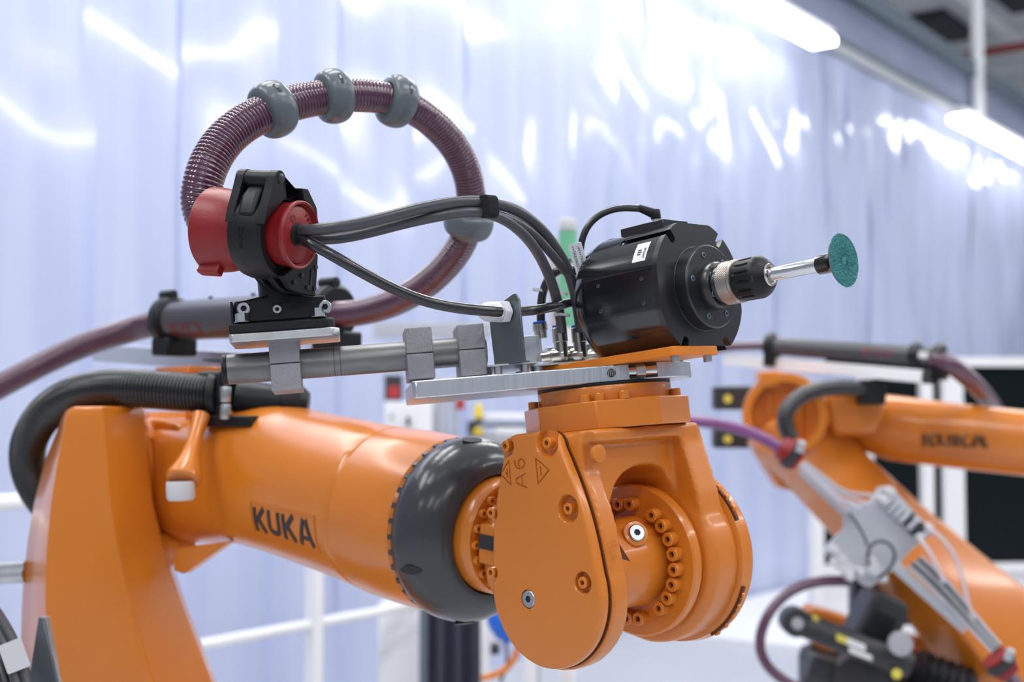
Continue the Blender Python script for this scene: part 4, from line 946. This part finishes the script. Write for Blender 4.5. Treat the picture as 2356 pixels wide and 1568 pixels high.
# ---------------------------------------------------------------- bottom left bits
zp = obj('zinc_bracket', G().prism([(0, 0), (.012, .075), (.018, .075), (.048, -.03), (.0, -.06), (-.01, -.03)], -.002, .002, fr(P(68, 1568, 1.50), V3((.95, -.3, 0)).normalized(), Z, V3((.3, .95, 0)).normalized() * -1)), 'brkt', bevel=.0008, label='zinc plated bracket at the bottom left corner', cat='bracket')
obj('bracket_edge', G().prism([(.012, .075), (.020, .0755), (.052, -.06), (.044, -.06)], -.008, .0, fr(P(68, 1568, 1.50), V3((.95, -.3, 0)).normalized(), Z, V3((.3, .95, 0)).normalized() * -1)), 'galv', zp)
for i, (dx, m_, lab) in enumerate(((0, 'cable', 'outer grey cable at the bottom left corner'), (-24, 'cable', 'middle grey cable at the bottom left corner'), (-52, 'cable2', 'inner dark cable at the bottom left corner'))):
    cab([(-60 + dx, 1330, 1.5), (-18 + dx, 1395, 1.5), (14 + dx, 1440, 1.49), (42 + dx, 1500, 1.48), (62 + dx, 1560, 1.47), (78 + dx, 1640, 1.46)], .0062, m_, lab)
t = thing('cable_label', P(32, 1510, 1.45), 'white cable label plate on the bottom left cables', 'label')
obj('label_plate', G().prism(rrect(-.0135, .0135, -.017, .017, .002), -.001, .001, fr(P(33, 1508, 1.462), V3((.93, 0, .36)), V3((-.36, 0, .93)), V3((0, -1, 0)))), 'white', t)
for dy in (-.011, .012): obj('label_tie', G().lathe([(-.001, .0085), (.001, .0085), (.001, .0095), (-.001, .0095)], ax(P(36 - dy * 300, 1508 - dy * 1700, 1.475), V3((.36, 0, -.9))), 20, closed=True), 'white', t)
st = thing('steel_strut', P(20, 1330, 1.8), 'steel twin strut entering from the left edge', 'strut')
for i, (ya_, yb_, rr) in enumerate(((1310, 1301, .008), (1330, 1320, .009), (1338, 1334, .004))):
    obj('rod', G().cyl(rr, 0, .5, ax(P(62 - i * 3, yb_, 1.80), (P(-200, ya_ + 14, 1.86) - P(62, yb_, 1.80))), 20), 'galv', st)
# ================================================================== SECOND ROBOT AT THE RIGHT
YR = 3.2
r2 = thing('robot_arm', V3((P(2200, 1500, YR).x, YR + .2, 0)), 'orange robot arm blurred in the right background, forearm pointing right', 'robot')
def ray_ax(px, py, Y, d): return ax(P(px, py, Y), V3(d).normalized())
ED = V3((-.30, -.95, 0)).normalized()                          # elbow disc faces the camera, a little left
c0 = P(1806, 955, 3.12)
g = G().lathe([(-.28, .090), (-.14, .098), (.0, .104), (.012, .100), (.012, .082), (-.035, .078), (-.040, .0)], ax(c0, ED), 56)
obj('elbow_housing', g, 'orange', r2)
for x_ in (-.045, .03): obj('recess_rib', G().box(x_, x_ + .008, -.07, .07, -.038, -.025, ax(c0, ED)), 'orange', r2)
obj('elbow_ear', G().box(-.035, .02, -.03, .03, -.02, .02, Matrix.Translation(P(1775, 872, 3.15))), 'orange', r2, bevel=.006)
def loft2(name, st, y0, y1, m, parent, bev=.012, ridge=.35, rz=-.06):
    R = []
    for (ax_, ay, bx_, by) in st:
        A = P(ax_, ay, y0 + .05); Mi = P(ax_ + (bx_ - ax_) * ridge, ay + (by - ay) * ridge, y0 + rz); B = P(bx_, by, y0 + .08); Bk = P(bx_, by, y1); Ak = P(ax_, ay, y1)
        R.append([A, Mi, B, Bk, Ak])
    RR_ = []
    for i in range(len(R) - 1): RR_ += [R[i], [R[i][k].lerp(R[i + 1][k], .5) for k in range(5)]]
    RR_.append(R[-1])
    return obj(name, G().rings(RR_), m, parent, sharp=50, bevel=bev, segs=3)
loft2('link_arm', [(1722, 1000, 1880, 905), (1738, 1045, 1930, 962), (1800, 1105, 2000, 1050), (1900, 1215, 2120, 1160), (2000, 1320, 2260, 1275), (2085, 1420, 2400, 1385), (2160, 1530, 2520, 1500), (2240, 1680, 2640, 1650), (2330, 1900, 2760, 1880)], 3.15, 3.42, 'orange', r2, ridge=.30)
R = []
for (xt, yt, xb, yb) in ((1935, 905, 1935, 1010), (1985, 905, 1975, 1035), (2050, 908, 2040, 1058), (2190, 925, 2180, 1076), (2356, 943, 2350, 1094), (2480, 960, 2480, 1110), (2640, 985, 2640, 1125)):
    t = (xt - 1935) / 700.; Y = 3.28 - .22 * t; a = P(xt, yt, Y); b = P(xb, yb, Y); c = (a + b) / 2; h = (a.z - b.z) / 2
    R.append([c + V3((.2, -.97, 0)) * (math.copysign(abs(cos(q)) ** .9, cos(q)) * h * .95) + Z * (math.copysign(abs(sin(q)) ** .9, sin(q)) * h) for q in [2 * pi * k / 40 for k in range(40)]])
fa2 = obj('forearm', G().rings(R), 'orange', r2, sharp=50)
TXT.clear(); wt2 = put_word('KUKA', (.031, .031, .032, .037), .0055, .032)
tc = P(2125, 1026, 3.10); td_ = (P(2272, 1030, 3.06) - tc).normalized()
def fm2(x, y, o): return tc + td_ * (x * (P(2272, 1030, 3.06) - tc).length / wt2) + Z * (y * .95) + V3((0, -1, 0)) * (o + .012)
surf_strokes('lettering', fm2, TXT, 'faded', fa2, -.03, .0009)
for (py, pyb, lab) in ((888, 942, 'up'), (984, 1030, 'lo')):
    Yb = 3.45; a = P(1640, pyb, Yb); b = P(1730, py, Yb)
    mo = obj('motor_housing', G().prism(rrect(a.x, b.x, a.z, b.z, .008), -.03, .03, fr(V3((0, Yb, 0)), V3((1, 0, 0)), Z, V3((0, -1, 0)))), 'dgrey', r2, bevel=.006, label='black motor housing')
    obj('sticker', G().cyl(.0115, .0300, .0306, fr(P(1670, (py + pyb) / 2 + 2, Yb), V3((1, 0, 0)), Z, V3((0, -1, 0))), 20), 'ylabel', mo, label='round yellow sticker')
obj('neck_casting', G().prism([(0, 0), (.10, .0), (.14, .06), (.10, .12), (-.03, .11)], -.05, .08, fr(P(1900, 1000, 3.22), V3((1, 0, 0)), Z, V3((0, -1, 0)))), 'orange', r2, bevel=.02, segs=3)
obj('lower_casting', G().prism([(0, .02), (.12, 0), (.16, -.12), (.07, -.10)], -.05, .05, fr(P(1720, 1030, 3.3), V3((1, 0, 0)), Z, V3((0, -1, 0)))), 'orange', r2, bevel=.01)
bs = P(2230, 1568, 3.45)
obj('shoulder', G().cyl(.22, -.16, .16, ax(P(2250, 1640, 3.5), V3((-.3, -.95, 0))), 48, b=.02).box(bs.x - .25, bs.x + .3, 3.2, 3.8, .05, .62), 'orange', r2)
obj('balancer_arm', G().prism([(0, 0), (.34, -.10), (.36, -.24), (.10, -.16), (-.02, -.08)], -.03, .05, fr(P(1850, 1385, 3.45), V3((1, 0, 0)), Z, V3((0, -1, 0)))), 'orange', r2, bevel=.015)
obj('base_casting', G().box(-.25, .5, -.2, .25, 0, .5, Matrix.Translation(V3((bs.x - .1, 3.55, 0)))), 'orange', r2, bevel=.03)
# cylinder, motors and bellows low on the robot
ca, cb_ = P(1828, 1428, 3.05), P(2095, 1532, 3.02); cdv = (cb_ - ca).normalized()
cy = obj('balance_cylinder', G().cyl(.030, .0, (cb_ - ca).length, ax(ca, cdv), 32, b=.004), 'dgrey', r2, label='black balancing cylinder')
obj('cylinder_eye', G().cyl(.034, -.03, .03, fr(ca, V3((1, 0, 0)), Z, V3((0, -1, 0))), 36, b=.004), 'dgrey', cy)
obj('cylinder_pin', G().cyl(.014, .03, .034, fr(ca, V3((1, 0, 0)), Z, V3((0, -1, 0))), 24), 'grey', cy)
cyn = V3((0, -1, 0)); cyu = cyn.cross(cdv) * -1
for (d0, d1, h0, h1, m_) in ((.095, .12, -.004, .012, 'ylabel'), (.12, .165, -.004, .012, 'label'), (.125, .18, -.020, -.007, 'label'), (.04, .054, .022, .034, 'ylabel')):
    obj('sticker', G().box(d0, d1, h0, h1, -.001, .001, fr(ca + cyn * (.0315 if abs(h0) < .021 else .02), cdv, Z, cyn)), m_, cy)
obj('motor_housing', G().prism(rrect(-.05, .05, -.075, .075, .03), -.06, .06, fr(P(2012, 1430, 3.12), V3((.9, 0, -.45)).normalized(), V3((.45, 0, .9)).normalized(), V3((0, -1, 0)))), 'dgrey', r2, bevel=.012, segs=3, label='black servo motor')
obj('motor_lid', G().prism(rrect(-.03, .03, -.035, .035, .012), .06, .072, fr(P(2008, 1428, 3.12), V3((.9, 0, -.45)).normalized(), V3((.45, 0, .9)).normalized(), V3((0, -1, 0)))), 'black', r2, bevel=.004)
obj('round_plug', G().cyl(.028, -.01, .008, fr(P(2072, 1480, 2.98), V3((1, 0, 0)), Z, V3((0, -1, 0))), 36, b=.003), 'grey', r2, label='round grey metal plug')
obj('bellows', G().lathe([(z * .012, .045 if z % 2 else .056) for z in range(12)], ax(P(2110, 1545, 3.1), V3((.9, 0, -.32))), 32), 'black', r2)
obj('motor_housing', G().cyl(.075, -.08, .08, ax(P(1985, 1560, 3.2), V3((-.3, -.95, 0))), 36, b=.02), 'dgrey', r2, label='black servo motor')
obj('motor_housing', G().cyl(.05, -.08, .1, ax(P(2130, 1360, 3.45), V3((-.3, -.95, 0))), 36, b=.01), 'black', r2, label='black servo motor')
obj('dark_filler_box', G().box(-.10, .16, -.05, .05, -.10, .06, Matrix.Translation(P(2040, 1350, 3.62))), 'black', r2, bevel=.02)  # plain black box added as a dark background behind the motors
obj('dark_backing_box', G().box(-.16, .22, -.06, .06, -.12, .02, Matrix.Translation(P(1980, 1500, 3.45))), 'dgrey', r2, bevel=.03)  # large dark box added behind the motor housing to fill pale gaps
obj('connector_block', G().box(-.05, .05, -.04, .04, -.03, .03, Matrix.Translation(P(1900, 1540, 3.2)) @ Matrix.Rotation(.3, 4, 'Y')), 'dgrey', r2, bevel=.008)
obj('sticker', G().cyl(.012, 0, .002, fr(P(2063, 1549, 2.99), V3((1, 0, 0)), Z, V3((0, -1, 0))), 20), 'ylabel', r2, label='round yellow sticker')
# retraction unit and rail on the second robot
ra2, rb2 = P(1772, 795, 3.25), P(2160, 822, 3.0); rd2 = (rb2 - ra2).normalized()
rt2 = thing('retraction_unit', (ra2 + rb2) / 2 - Z * .05, 'black hose retraction tube above the background robot', 'hose retractor')
obj('barrel', G().cyl(.0235, 0, (rb2 - ra2).length, ax(ra2, rd2), 40), 'cable', rt2)
obj('barrel', G().cyl(.014, .15, (rb2 - ra2).length - .02, ax(ra2 - Z * .036, rd2), 32), 'black', rt2)
for d0 in (-.008, (rb2 - ra2).length - .065, (rb2 - ra2).length - .01):
    obj('end_collar', G().lathe([(d0, .02), (d0, .030), (d0 + .022, .030), (d0 + .026, .02)], ax(ra2, rd2), 36), 'black', rt2)
    obj('collar_foot', G().box(d0, d0 + .03, -.02, .02, -.052, -.02, fr(ra2, rd2, Z.cross(rd2).normalized(), rd2.cross(Z.cross(rd2).normalized()))), 'black', rt2, bevel=.003)
    obj('collar_cap', G().cyl(.008, .028, .036, Matrix.Translation(ra2 + rd2 * (d0 + .012)), 20), 'grey', rt2)
tg = text_geo('REIMELD', .026, .0003, .0006); gg = G()
for v in tg.v: gg.v.append(ra2 + rd2 * (.285 + v.x * .78) + V3((rd2.y, -rd2.x, 0)) * (.0238 * cos(v.y / .0235 + .1)) + Z * (.0238 * sin(v.y / .0235 + .1)))
gg.f = tg.f; obj('lettering', gg, 'redink', rt2)
obj('label', G().box(.375, .41, -.0244, -.0236, -.004, .010, fr(ra2, rd2, Z.cross(rd2).normalized(), Z)), 'label', rt2)
rl2 = thing('aluminium_rail', P(1900, 860, 3.2), 'white aluminium rail below the tube of the background robot', 'rail')
bar('rail_profile', P(1672, 826, 3.35), P(2128, 866, 3.0), .04, .030, 'whitepaint', parent=rl2)
bar('rail_end', P(2128, 866, 3.0), P(2146, 868, 2.99), .04, .032, 'dgrey', parent=rl2)
hose('corrugated_hose', [(1640, 802, 3.35), (1700, 796, 3.30), (1775, 795, 3.25)], .0125, 'hose', pitch=.009, seg=16, label='plum hose stub entering the left end of the background tube', cat='hose')
hose('corrugated_hose', [(2145, 822, 3.0), (2185, 838, 2.98), (2225, 868, 3.05), (2262, 905, 3.2), (2290, 945, 3.38), (2310, 1000, 3.5)], .0225, 'hose', pitch=.009, seg=18, label='plum hose curving down behind the background forearm', cat='hose')
hose('flex_conduit', [(1822, 1010, 3.0), (1806, 975, 3.0), (1812, 940, 3.0), (1845, 910, 3.02), (1900, 893, 3.05), (1960, 893, 3.08), (2010, 903, 3.1)], .0205, 'conduit', pitch=.009, seg=18, label='black corrugated hose over the background robot elbow', cat='hose')
obj('hose_clamp', G().prism(rrect(-.03, .03, -.03, .032, .01), -.03, .03, fr(P(2003, 903, 3.1), V3((1, 0, 0)), Z, V3((0, -1, 0)))), 'black', label='black clamp block on the background robot', cat='clamp', bevel=.004)
hose('violet_hose', [(1540, 962, 2.95), (1600, 968, 2.92), (1670, 978, 2.90), (1740, 1000, 2.88), (1790, 1028, 2.88), (1822, 1048, 2.88)], .0135, 'purple', pitch=.009, depth=.04, seg=18, label='violet hose entering the red collar on the background robot', cat='hose')
lp2, _ = hose('corrugated_hose', [(1950, 1336, 3.0), (1880, 1338, 2.98), (1815, 1362, 2.96), (1768, 1412, 2.95), (1748, 1470, 2.95), (1758, 1520, 2.95), (1800, 1562, 2.95), (1870, 1592, 2.95), (1960, 1600, 2.95)], .0122, 'hose', pitch=.008, depth=.05, seg=18, label='plum hose looping below the background robot', cat='hose')
def collar(px, py, Y, d, lab):
    t = thing('hose_collar', P(px, py, Y) - Z * .03, lab, 'collar'); m_ = ax(P(px, py, Y), V3(d).normalized())
    obj('collar_bell', G().lathe([(-.035, .018), (-.03, .026), (-.012, .030), (-.008, .022)], m_, 32), 'red', t)
    obj('collar_band', G().lathe([(-.009, .022), (-.009, .034), (.007, .034), (.007, .022)], m_, 32), 'dgrey', t)
    obj('collar_rim', G().lathe([(.007, .022), (.010, .031), (.017, .031), (.018, .0)], m_, 32), 'red', t)
    obj('collar_screw', G().cyl(.009, .012, .036, ax(P(px + 14, py + 4, Y - .03), V3((.2, -.3, .9))), 20), 'grey', t)
collar(1822, 1046, 2.88, (.78, 0, -.58), 'red and black hose collar at the elbow of the background robot')
collar(2300, 1524, 2.80, (-.62, 0, .76), 'red and black hose collar at the bottom right corner')
hose('corrugated_hose', [(2312, 1540, 2.80), (2340, 1580, 2.78), (2370, 1640, 2.78)], .017, 'hose', pitch=.009, seg=16, label='plum hose below the collar at the bottom right corner', cat='hose')
# valve panel on the link
Yv = 2.98
def pg(pts, Y=Yv): o_ = P(pts[0][0], pts[0][1], Y); return [((P(x, y, Y) - o_).x, (P(x, y, Y) - o_).z) for x, y in pts], fr(o_, V3((1, 0, 0)), Z, V3((0, -1, 0)))
vp_pts = [(1955, 1150), (1975, 1160), (2000, 1155), (2025, 1120), (2050, 1118), (2148, 1225), (2100, 1262), (2068, 1300), (2030, 1330), (2003, 1352), (1985, 1345), (1900, 1270), (1905, 1255), (1945, 1215), (1945, 1190)]
pp2, m_ = pg(vp_pts)
vpn = thing('valve_panel', P(2010, 1350, Yv), 'pale aluminium valve panel on the background robot link', 'panel')
obj('panel_plate', G().prism(pp2, -.02, 0, m_), 'grey', vpn, bevel=.002)
M['panel'] = mat('panel_alu', (.55, .58, .63), .4, metal=.3); vpn.children[0].data.materials[0] = M['panel'] if vpn.children else M['panel']
for o_ in bpy.data.objects:
    if o_.name.startswith('panel_plate'): o_.data.materials[0] = M['panel']
def blk(px, py, w_, h_, a, m, nm, dz=.02):
    return obj(nm, G().box(-w_ / 2, w_ / 2, -h_ / 2, h_ / 2, 0, dz, fr(P(px, py, Yv), V3((cos(a), 0, -sin(a))), V3((sin(a), 0, cos(a))), V3((0, -1, 0)))), m, vpn, bevel=.003)
for k in range(4): blk(2038 + k * 12, 1150 + k * 12, .012, .034, radians(45), 'panel', 'valve', .03)
for k in range(4): blk(2082 + k * 12, 1190 + k * 12, .011, .036, radians(45), ('dgrey', 'panel')[k % 2], 'valve', .03)
for (x, y) in ((2042, 1128), (2026, 1146), (2128, 1210), (2108, 1232), (1948, 1322), (1974, 1310), (1915, 1262), (1930, 1280), (2024, 1326)):
    obj('valve_fitting', G().cyl(.010, 0, .035, fr(P(x, y, Yv), V3((1, 0, 0)), Z, V3((0, -1, 0))), 18, b=.002), 'white', vpn)
blk(1935, 1298, .055, .03, radians(40), 'white', 'terminal_box', .03)
obj('gauge', G().cyl(.021, 0, .03, fr(P(2005, 1300, Yv), V3((1, 0, 0)), Z, V3((0, -1, 0))), 30, b=.002), 'profile', vpn, label='round pressure gauge')
obj('gauge_face', G().cyl(.014, .03, .031, fr(P(2005, 1300, Yv), V3((1, 0, 0)), Z, V3((0, -1, 0))), 30), 'white', vpn)
cable('loop_cable', [(2022, 1330, 2.93), (2050, 1305, 2.92), (2062, 1275, 2.92), (2050, 1250, 2.92), (2025, 1240, 2.92), (2003, 1250, 2.92), (1994, 1275, 2.92), (2000, 1300, 2.92)], .0035, 'dgrey', label='thin dark cable looped on the valve panel', cat='cable')
cable('loop_cable', [(1945, 1165, 2.93), (1965, 1195, 2.92), (1985, 1225, 2.92), (1996, 1255, 2.92)], .003, 'dgrey', label='thin dark cable running down the valve panel', cat='cable')
ch1 = bar('cable_channel', P(1842, 1082, 2.99), P(1958, 1192, 2.97), .02, .020, 'grey', lab='upper grey cable channel above the valve panel', cat='channel')
ch2 = bar('cable_channel', P(2058, 1300, 2.95), P(2222, 1446, 2.92), .02, .024, 'profile', lab='lower aluminium cable channel below the valve panel', cat='channel')
for i in range(4):
    cable('signal_cable', [(1838 + i * 4, 1070 - i * 3, 2.93), (1880 + i * 5, 1108 - i * 4, 2.92), (1925 + i * 4 + (8 if i > 1 else 0), 1150 - i * 6, 2.92), (1962 + i * 14, 1186 - i * 16, 2.93)], .0042, ('tubing', 'paleblue', 'tubing', 'grey')[i], seg=8, label=('lowest', 'second lowest', 'second highest', 'highest')[i] + ' of the four pale cables between the red collar and the valve panel', cat='cable', group='pale cables above the valve panel')
for i in range(5):
    cable('signal_cable', [(2090 + i * 7, 1300 - i * 5, 2.92), (2150 + i * 6, 1356 - i * 6, 2.90), (2215 + i * 5, 1425 - i * 5, 2.88), (2285 + i * 4, 1500 - i * 4, 2.82)], .0045, ('grey', 'dgrey', 'grey', 'cable', 'grey')[i], seg=8, label=('leftmost', 'second', 'middle', 'fourth', 'rightmost')[i] + ' grey cable of the bundle below the valve panel, counted from the left', cat='cable', group='grey cables below the valve panel')
cable('clear_tube', [(2130, 1210, 2.92), (2165, 1235, 2.90), (2195, 1275, 2.89), (2215, 1330, 2.88), (2228, 1390, 2.87), (2240, 1425, 2.87)], .0045, 'tubing', seg=10, label='outer clear air tube right of the valve panel', cat='tube')
cable('clear_tube', [(2112, 1236, 2.92), (2135, 1262, 2.90), (2155, 1300, 2.89), (2172, 1340, 2.88)], .0045, 'tubing', seg=10, label='inner clear air tube right of the valve panel', cat='tube')
# ================================================================== BACKGROUND
# machine enclosure with dark panes
en = thing('machine_enclosure', V3((P(2200, 1000, 5.5).x, 5.6, 0)), 'white framed enclosure with dark windows behind the background robot', 'enclosure')
Ye = 5.6; eo_ = P(1874, 1340, Ye)
EX = V3((.995, .10, 0)).normalized(); EM = fr(V3((eo_.x, Ye, 0)), EX, V3((-EX.y, EX.x, 0)), Z)
zt_, zb_ = P(2190, 826, Ye).z, P(2300, 1304, Ye).z
def ex(px): return on_line(EM.translation + Z * 1.2, EX, px)
obj('frame_rail', G().box(ex(1990), 2.6, -.03, .03, zt_ - .03, zt_ + .012, EM), 'whitepaint', en)
obj('frame_rail', G().box(0, 2.6, -.03, .03, zb_ - .03, zb_ + .01, EM), 'whitepaint', en)
for px, wd in ((1874, .05), (1990, .05), (2126, .052), (2186, .092), (2420, .06)):
    k = ex(px); obj('frame_post', G().box(k - wd / 2, k + wd / 2, -.04, .03, 0, zt_ + .01 if px != 1874 else P(1874, 1130, Ye).z, EM), 'whitepaint', en)
obj('frame_rail', G().box(0, ex(1990), -.03, .03, P(1900, 1190, Ye).z - .02, P(1900, 1190, Ye).z + .02, EM), 'whitepaint', en)
obj('window_pane', G().box(0.02, ex(1990), .0, .01, zb_, P(1900, 1190, Ye).z, EM), 'glass_dark', en)
ks = [ex(1990), ex(2126), ex(2186), ex(2420), 2.6]
for a, b in zip(ks, ks[1:]): obj('window_pane', G().box(a, b, .0, .01, zb_, zt_, EM), 'glass_dark', en)
obj('lower_panel', G().box(0, 2.6, -.005, .012, .02, zb_, EM), 'whitepaint', en)
obj('inner_back_panel', G().box(ex(2230), 2.6, .4, .45, .3, .95, EM), 'dgrey', en)  # plain dark grey panel behind the panes
# guard rail in front of the curtain at the left
GO = V3((-1.24, 3.1, 0)); GM2 = fr(GO, WD, WN, Z)
gr = thing('guard_rail', GO + WD * .5, 'white tubular guard rail behind the front robot', 'guard rail')
obj('rail_tube', G().cyl(.020, -1.6, 1.9, GM2 @ T(0, 0, 1.158) @ Matrix.Rotation(pi / 2, 4, 'Y'), 24), 'whitepaint', gr)
obj('rail_tube', G().cyl(.016, -1.6, 1.9, GM2 @ T(0, 0, .727) @ Matrix.Rotation(pi / 2, 4, 'Y'), 24), 'whitepaint', gr)
for k in (-1.4, 1.053): obj('rail_post', G().box(k - .02, k + .02, -.02, .02, 0, 1.165, GM2), 'whitepaint', gr, bevel=.003)
# low cabinets and profiles behind the wrist
def slab(name, x0, x1, y0, y1, Y, dep, m, lab, cat, parent=None, toground=False, **k):
    a = P(x0, y1, Y); b = P(x1, y0, Y); z0 = 0 if toground else a.z
    return obj(name, G().box(a.x, b.x, Y, Y + dep, z0, b.z), m, parent, bevel=.004, label=lab, cat=cat, **k)
cb2 = slab('control_cabinet', 884, 990, 924, 1100, 4.7, .35, 'whitepaint', 'cream control cabinet behind the forearm', 'cabinet', toground=True)
slab('rotary_switch', 934, 942, 958, 980, 4.67, .03, 'dgrey', None, None, parent=cb2); slab('rotary_switch', 896, 904, 950, 962, 4.68, .02, 'grey', None, None, parent=cb2)
sc = slab('display_box', 884, 923, 862, 921, 4.75, .08, 'dgrey', 'dark display box standing on the cream cabinet', 'display'); slab('display_screen', 893, 918, 888, 915, 4.745, .006, 'redink', None, None, parent=sc)
for i, (x0, x1, m_, lab) in enumerate(((1000, 1012, 'grey', 'grey upright profile right of the cream cabinet'), (1018, 1032, 'profile', 'bright upright profile beside the grey one'), (1040, 1052, 'grey', 'upright profile left of the yellow lamp'))):
    slab('upright_profile', x0, x1, 868, 1400, 4.9, .05, m_, lab, 'profile', toground=True)
slab('beacon_box', 1050, 1068, 915, 942, 4.88, .06, 'redink', 'small reddish box on the upright profile', 'box')
ma = thing('grey_machine', V3((P(1150, 1000, 4.8).x, 4.8, 0)), 'white and grey machine table behind the wrist', 'machine')
for (x0, x1, y0, y1, Y, dp, m_, nm) in ((1075, 1240, 995, 1050, 4.8, .3, 'grey', 'machine_table'), (1075, 1098, 968, 998, 4.78, .1, 'dgrey', 'machine_head'), (1096, 1112, 938, 998, 4.82, .08, 'grey', 'machine_column'), (1112, 1215, 950, 964, 4.85, .1, 'whitepaint', 'machine_beam'), (1112, 1215, 974, 982, 4.86, .1, 'dgrey', 'machine_slot'), (1090, 1110, 985, 1000, 4.76, .04, 'yellow', 'guide_block'), (1140, 1205, 984, 1000, 4.8, .08, 'label', 'machine_tray')):
    slab(nm, x0, x1, y0, y1, Y, dp, m_, None, None, parent=ma)
for x in (1085, 1230): slab('machine_leg', x, x + 12, 1050, 1400, 4.85, .05, 'grey', None, None, parent=ma, toground=True)
yl = thing('warning_lamp', P(1101, 962, 4.7), 'yellow warning lamp above the grey machine', 'lamp')
obj('lamp_dome', G().lathe([(0, .014), (.04, .014), (.05, .010), (.054, .004)], Matrix.Translation(P(1101, 962, 4.7)), 24), 'yellow', yl)
obj('lamp_foot', G().cyl(.016, -.02, .0, Matrix.Translation(P(1101, 962, 4.7)), 24), 'dgrey', yl)
slab('hanging_panel', 860, 1130, 742, 775, 5.4, .05, 'grey', 'grey overhead panel seen through the hose loop', 'panel')
slab('wall_panel', 880, 1000, 800, 868, 5.6, .02, 'paleblue', 'pale blue panel behind the display box', 'panel')
# green column beside the motor
gc_ = P(1307, 752, 2.6)
gcn = thing('signal_column', V3((gc_.x, 2.6, 0)), 'green column lamp with a frosted top behind the cables', 'signal lamp')
gx = fr(V3((gc_.x, 2.6, 0)), V3((1, 0, 0)), V3((0, 1, 0)), Z)
obj('green_tube', G().cyl(.0185, gc_.z, P(1307, 532, 2.6).z, gx, 28), 'green', gcn)
obj('frosted_cap', G().cyl(.0185, P(1307, 531, 2.6).z, P(1307, 503, 2.6).z, gx, 28, b=.003), 'white', gcn)
obj('frosted_sleeve', G().cyl(.012, gc_.z, P(1307, 540, 2.6).z, Matrix.Translation((P(1277, 700, 2.66).x, 2.66, 0)), 24), 'tubing', gcn)
obj('column_post', G().cyl(.016, 0, gc_.z, gx, 24), 'whitepaint', gcn)
# dark curtain, posts and cables under the wrist
g = G(); vs = []; fs = []; nx = 40; a_ = P(985, 1400, 4.3); b_ = P(1108, 1400, 4.3)
for i in range(nx + 1):
    s = i / nx
    for z in (0.0, P(1000, 1340, 4.3).z): vs.append((a_.x + (b_.x - a_.x) * s, 4.3 + .03 * sin(s * 19), z))
fs = [(2 * i, 2 * i + 2, 2 * i + 3, 2 * i + 1) for i in range(nx)]
obj('dark_curtain', g.add(vs, fs), 'beam', label='dark grey cloth curtain under the protective ring', cat='curtain', sharp=80).data.materials[0] = mat('dark_cloth', (.055, .06, .09), .8)
slab('curtain_post', 964, 984, 1335, 1568, 4.28, .05, 'beam', 'blue grey post left of the dark curtain', 'post', toground=True)
slab('screen_board', 870, 962, 1385, 1568, 4.5, .03, 'whitepaint', 'plain white board left of the dark curtain', 'board', toground=True)
for x0, x1, lab in ((1106, 1126, 'white post right of the dark curtain'), (1205, 1236, 'white post behind the orange wrist cover'), (1290, 1310, 'pale post below the wrist')):
    slab('white_post', x0, x1, 1380, 1568, 4.25, .05, 'whitepaint', lab, 'post', toground=True)
slab('shelf_panel', 1128, 1160, 1445, 1480, 4.2, .05, 'whitepaint', 'small white panel beside the blue bundle', 'panel')
bl = obj('blue_bundle', G().lathe([(0, .02), (.03, .04), (.08, .045), (.11, .03), (.13, .012)], ax(P(1178, 1474, 3.9), V3((-.45, .1, .9))), 24), 'blue', label='blue wrapped bundle left of the wrist cover', cat='bundle')
cable('orange_cable', [(1200, 1440, 3.9), (1196, 1480, 3.9), (1180, 1520, 3.9), (1155, 1545, 3.9), (1110, 1560, 3.92)], .010, 'orange_plate', label='orange cable hanging below the blue bundle', cat='cable')
cable('signal_cable', [(1128, 1445, 3.95), (1155, 1462, 3.93), (1165, 1490, 3.93), (1166, 1530, 3.93), (1150, 1570, 3.93)], .005, 'dgrey', label='thin dark cord beside the orange cable', cat='cable')
slab('junction_box', 1128, 1150, 1484, 1506, 4.1, .06, 'dgrey', 'dark junction box right of the white post', 'box')
# low pale step along the curtain at the right, warning sign on it
struct('trim_4', G().box(1.2, 12, -1.2, -.05, 0, .03, WM), 'whitepaint')
sg = obj('floor_sign', G().prism(rrect(-.14, .14, -.07, .07, .03), 0, .004, Matrix.Translation(P(1815, 1490, 4.6))), 'white', label='white and red sign lying inside the plum hose loop', cat='sign')
sg.location.z = .04
slab('glove_box', 870, 1010, 1010, 1040, 5.0, .1, 'whitepaint', 'white box hidden behind the forearm top', 'box') if False else None
for o_ in list(bpy.data.objects):
    if 'robot' in o_.name and o_.type == 'EMPTY': pass
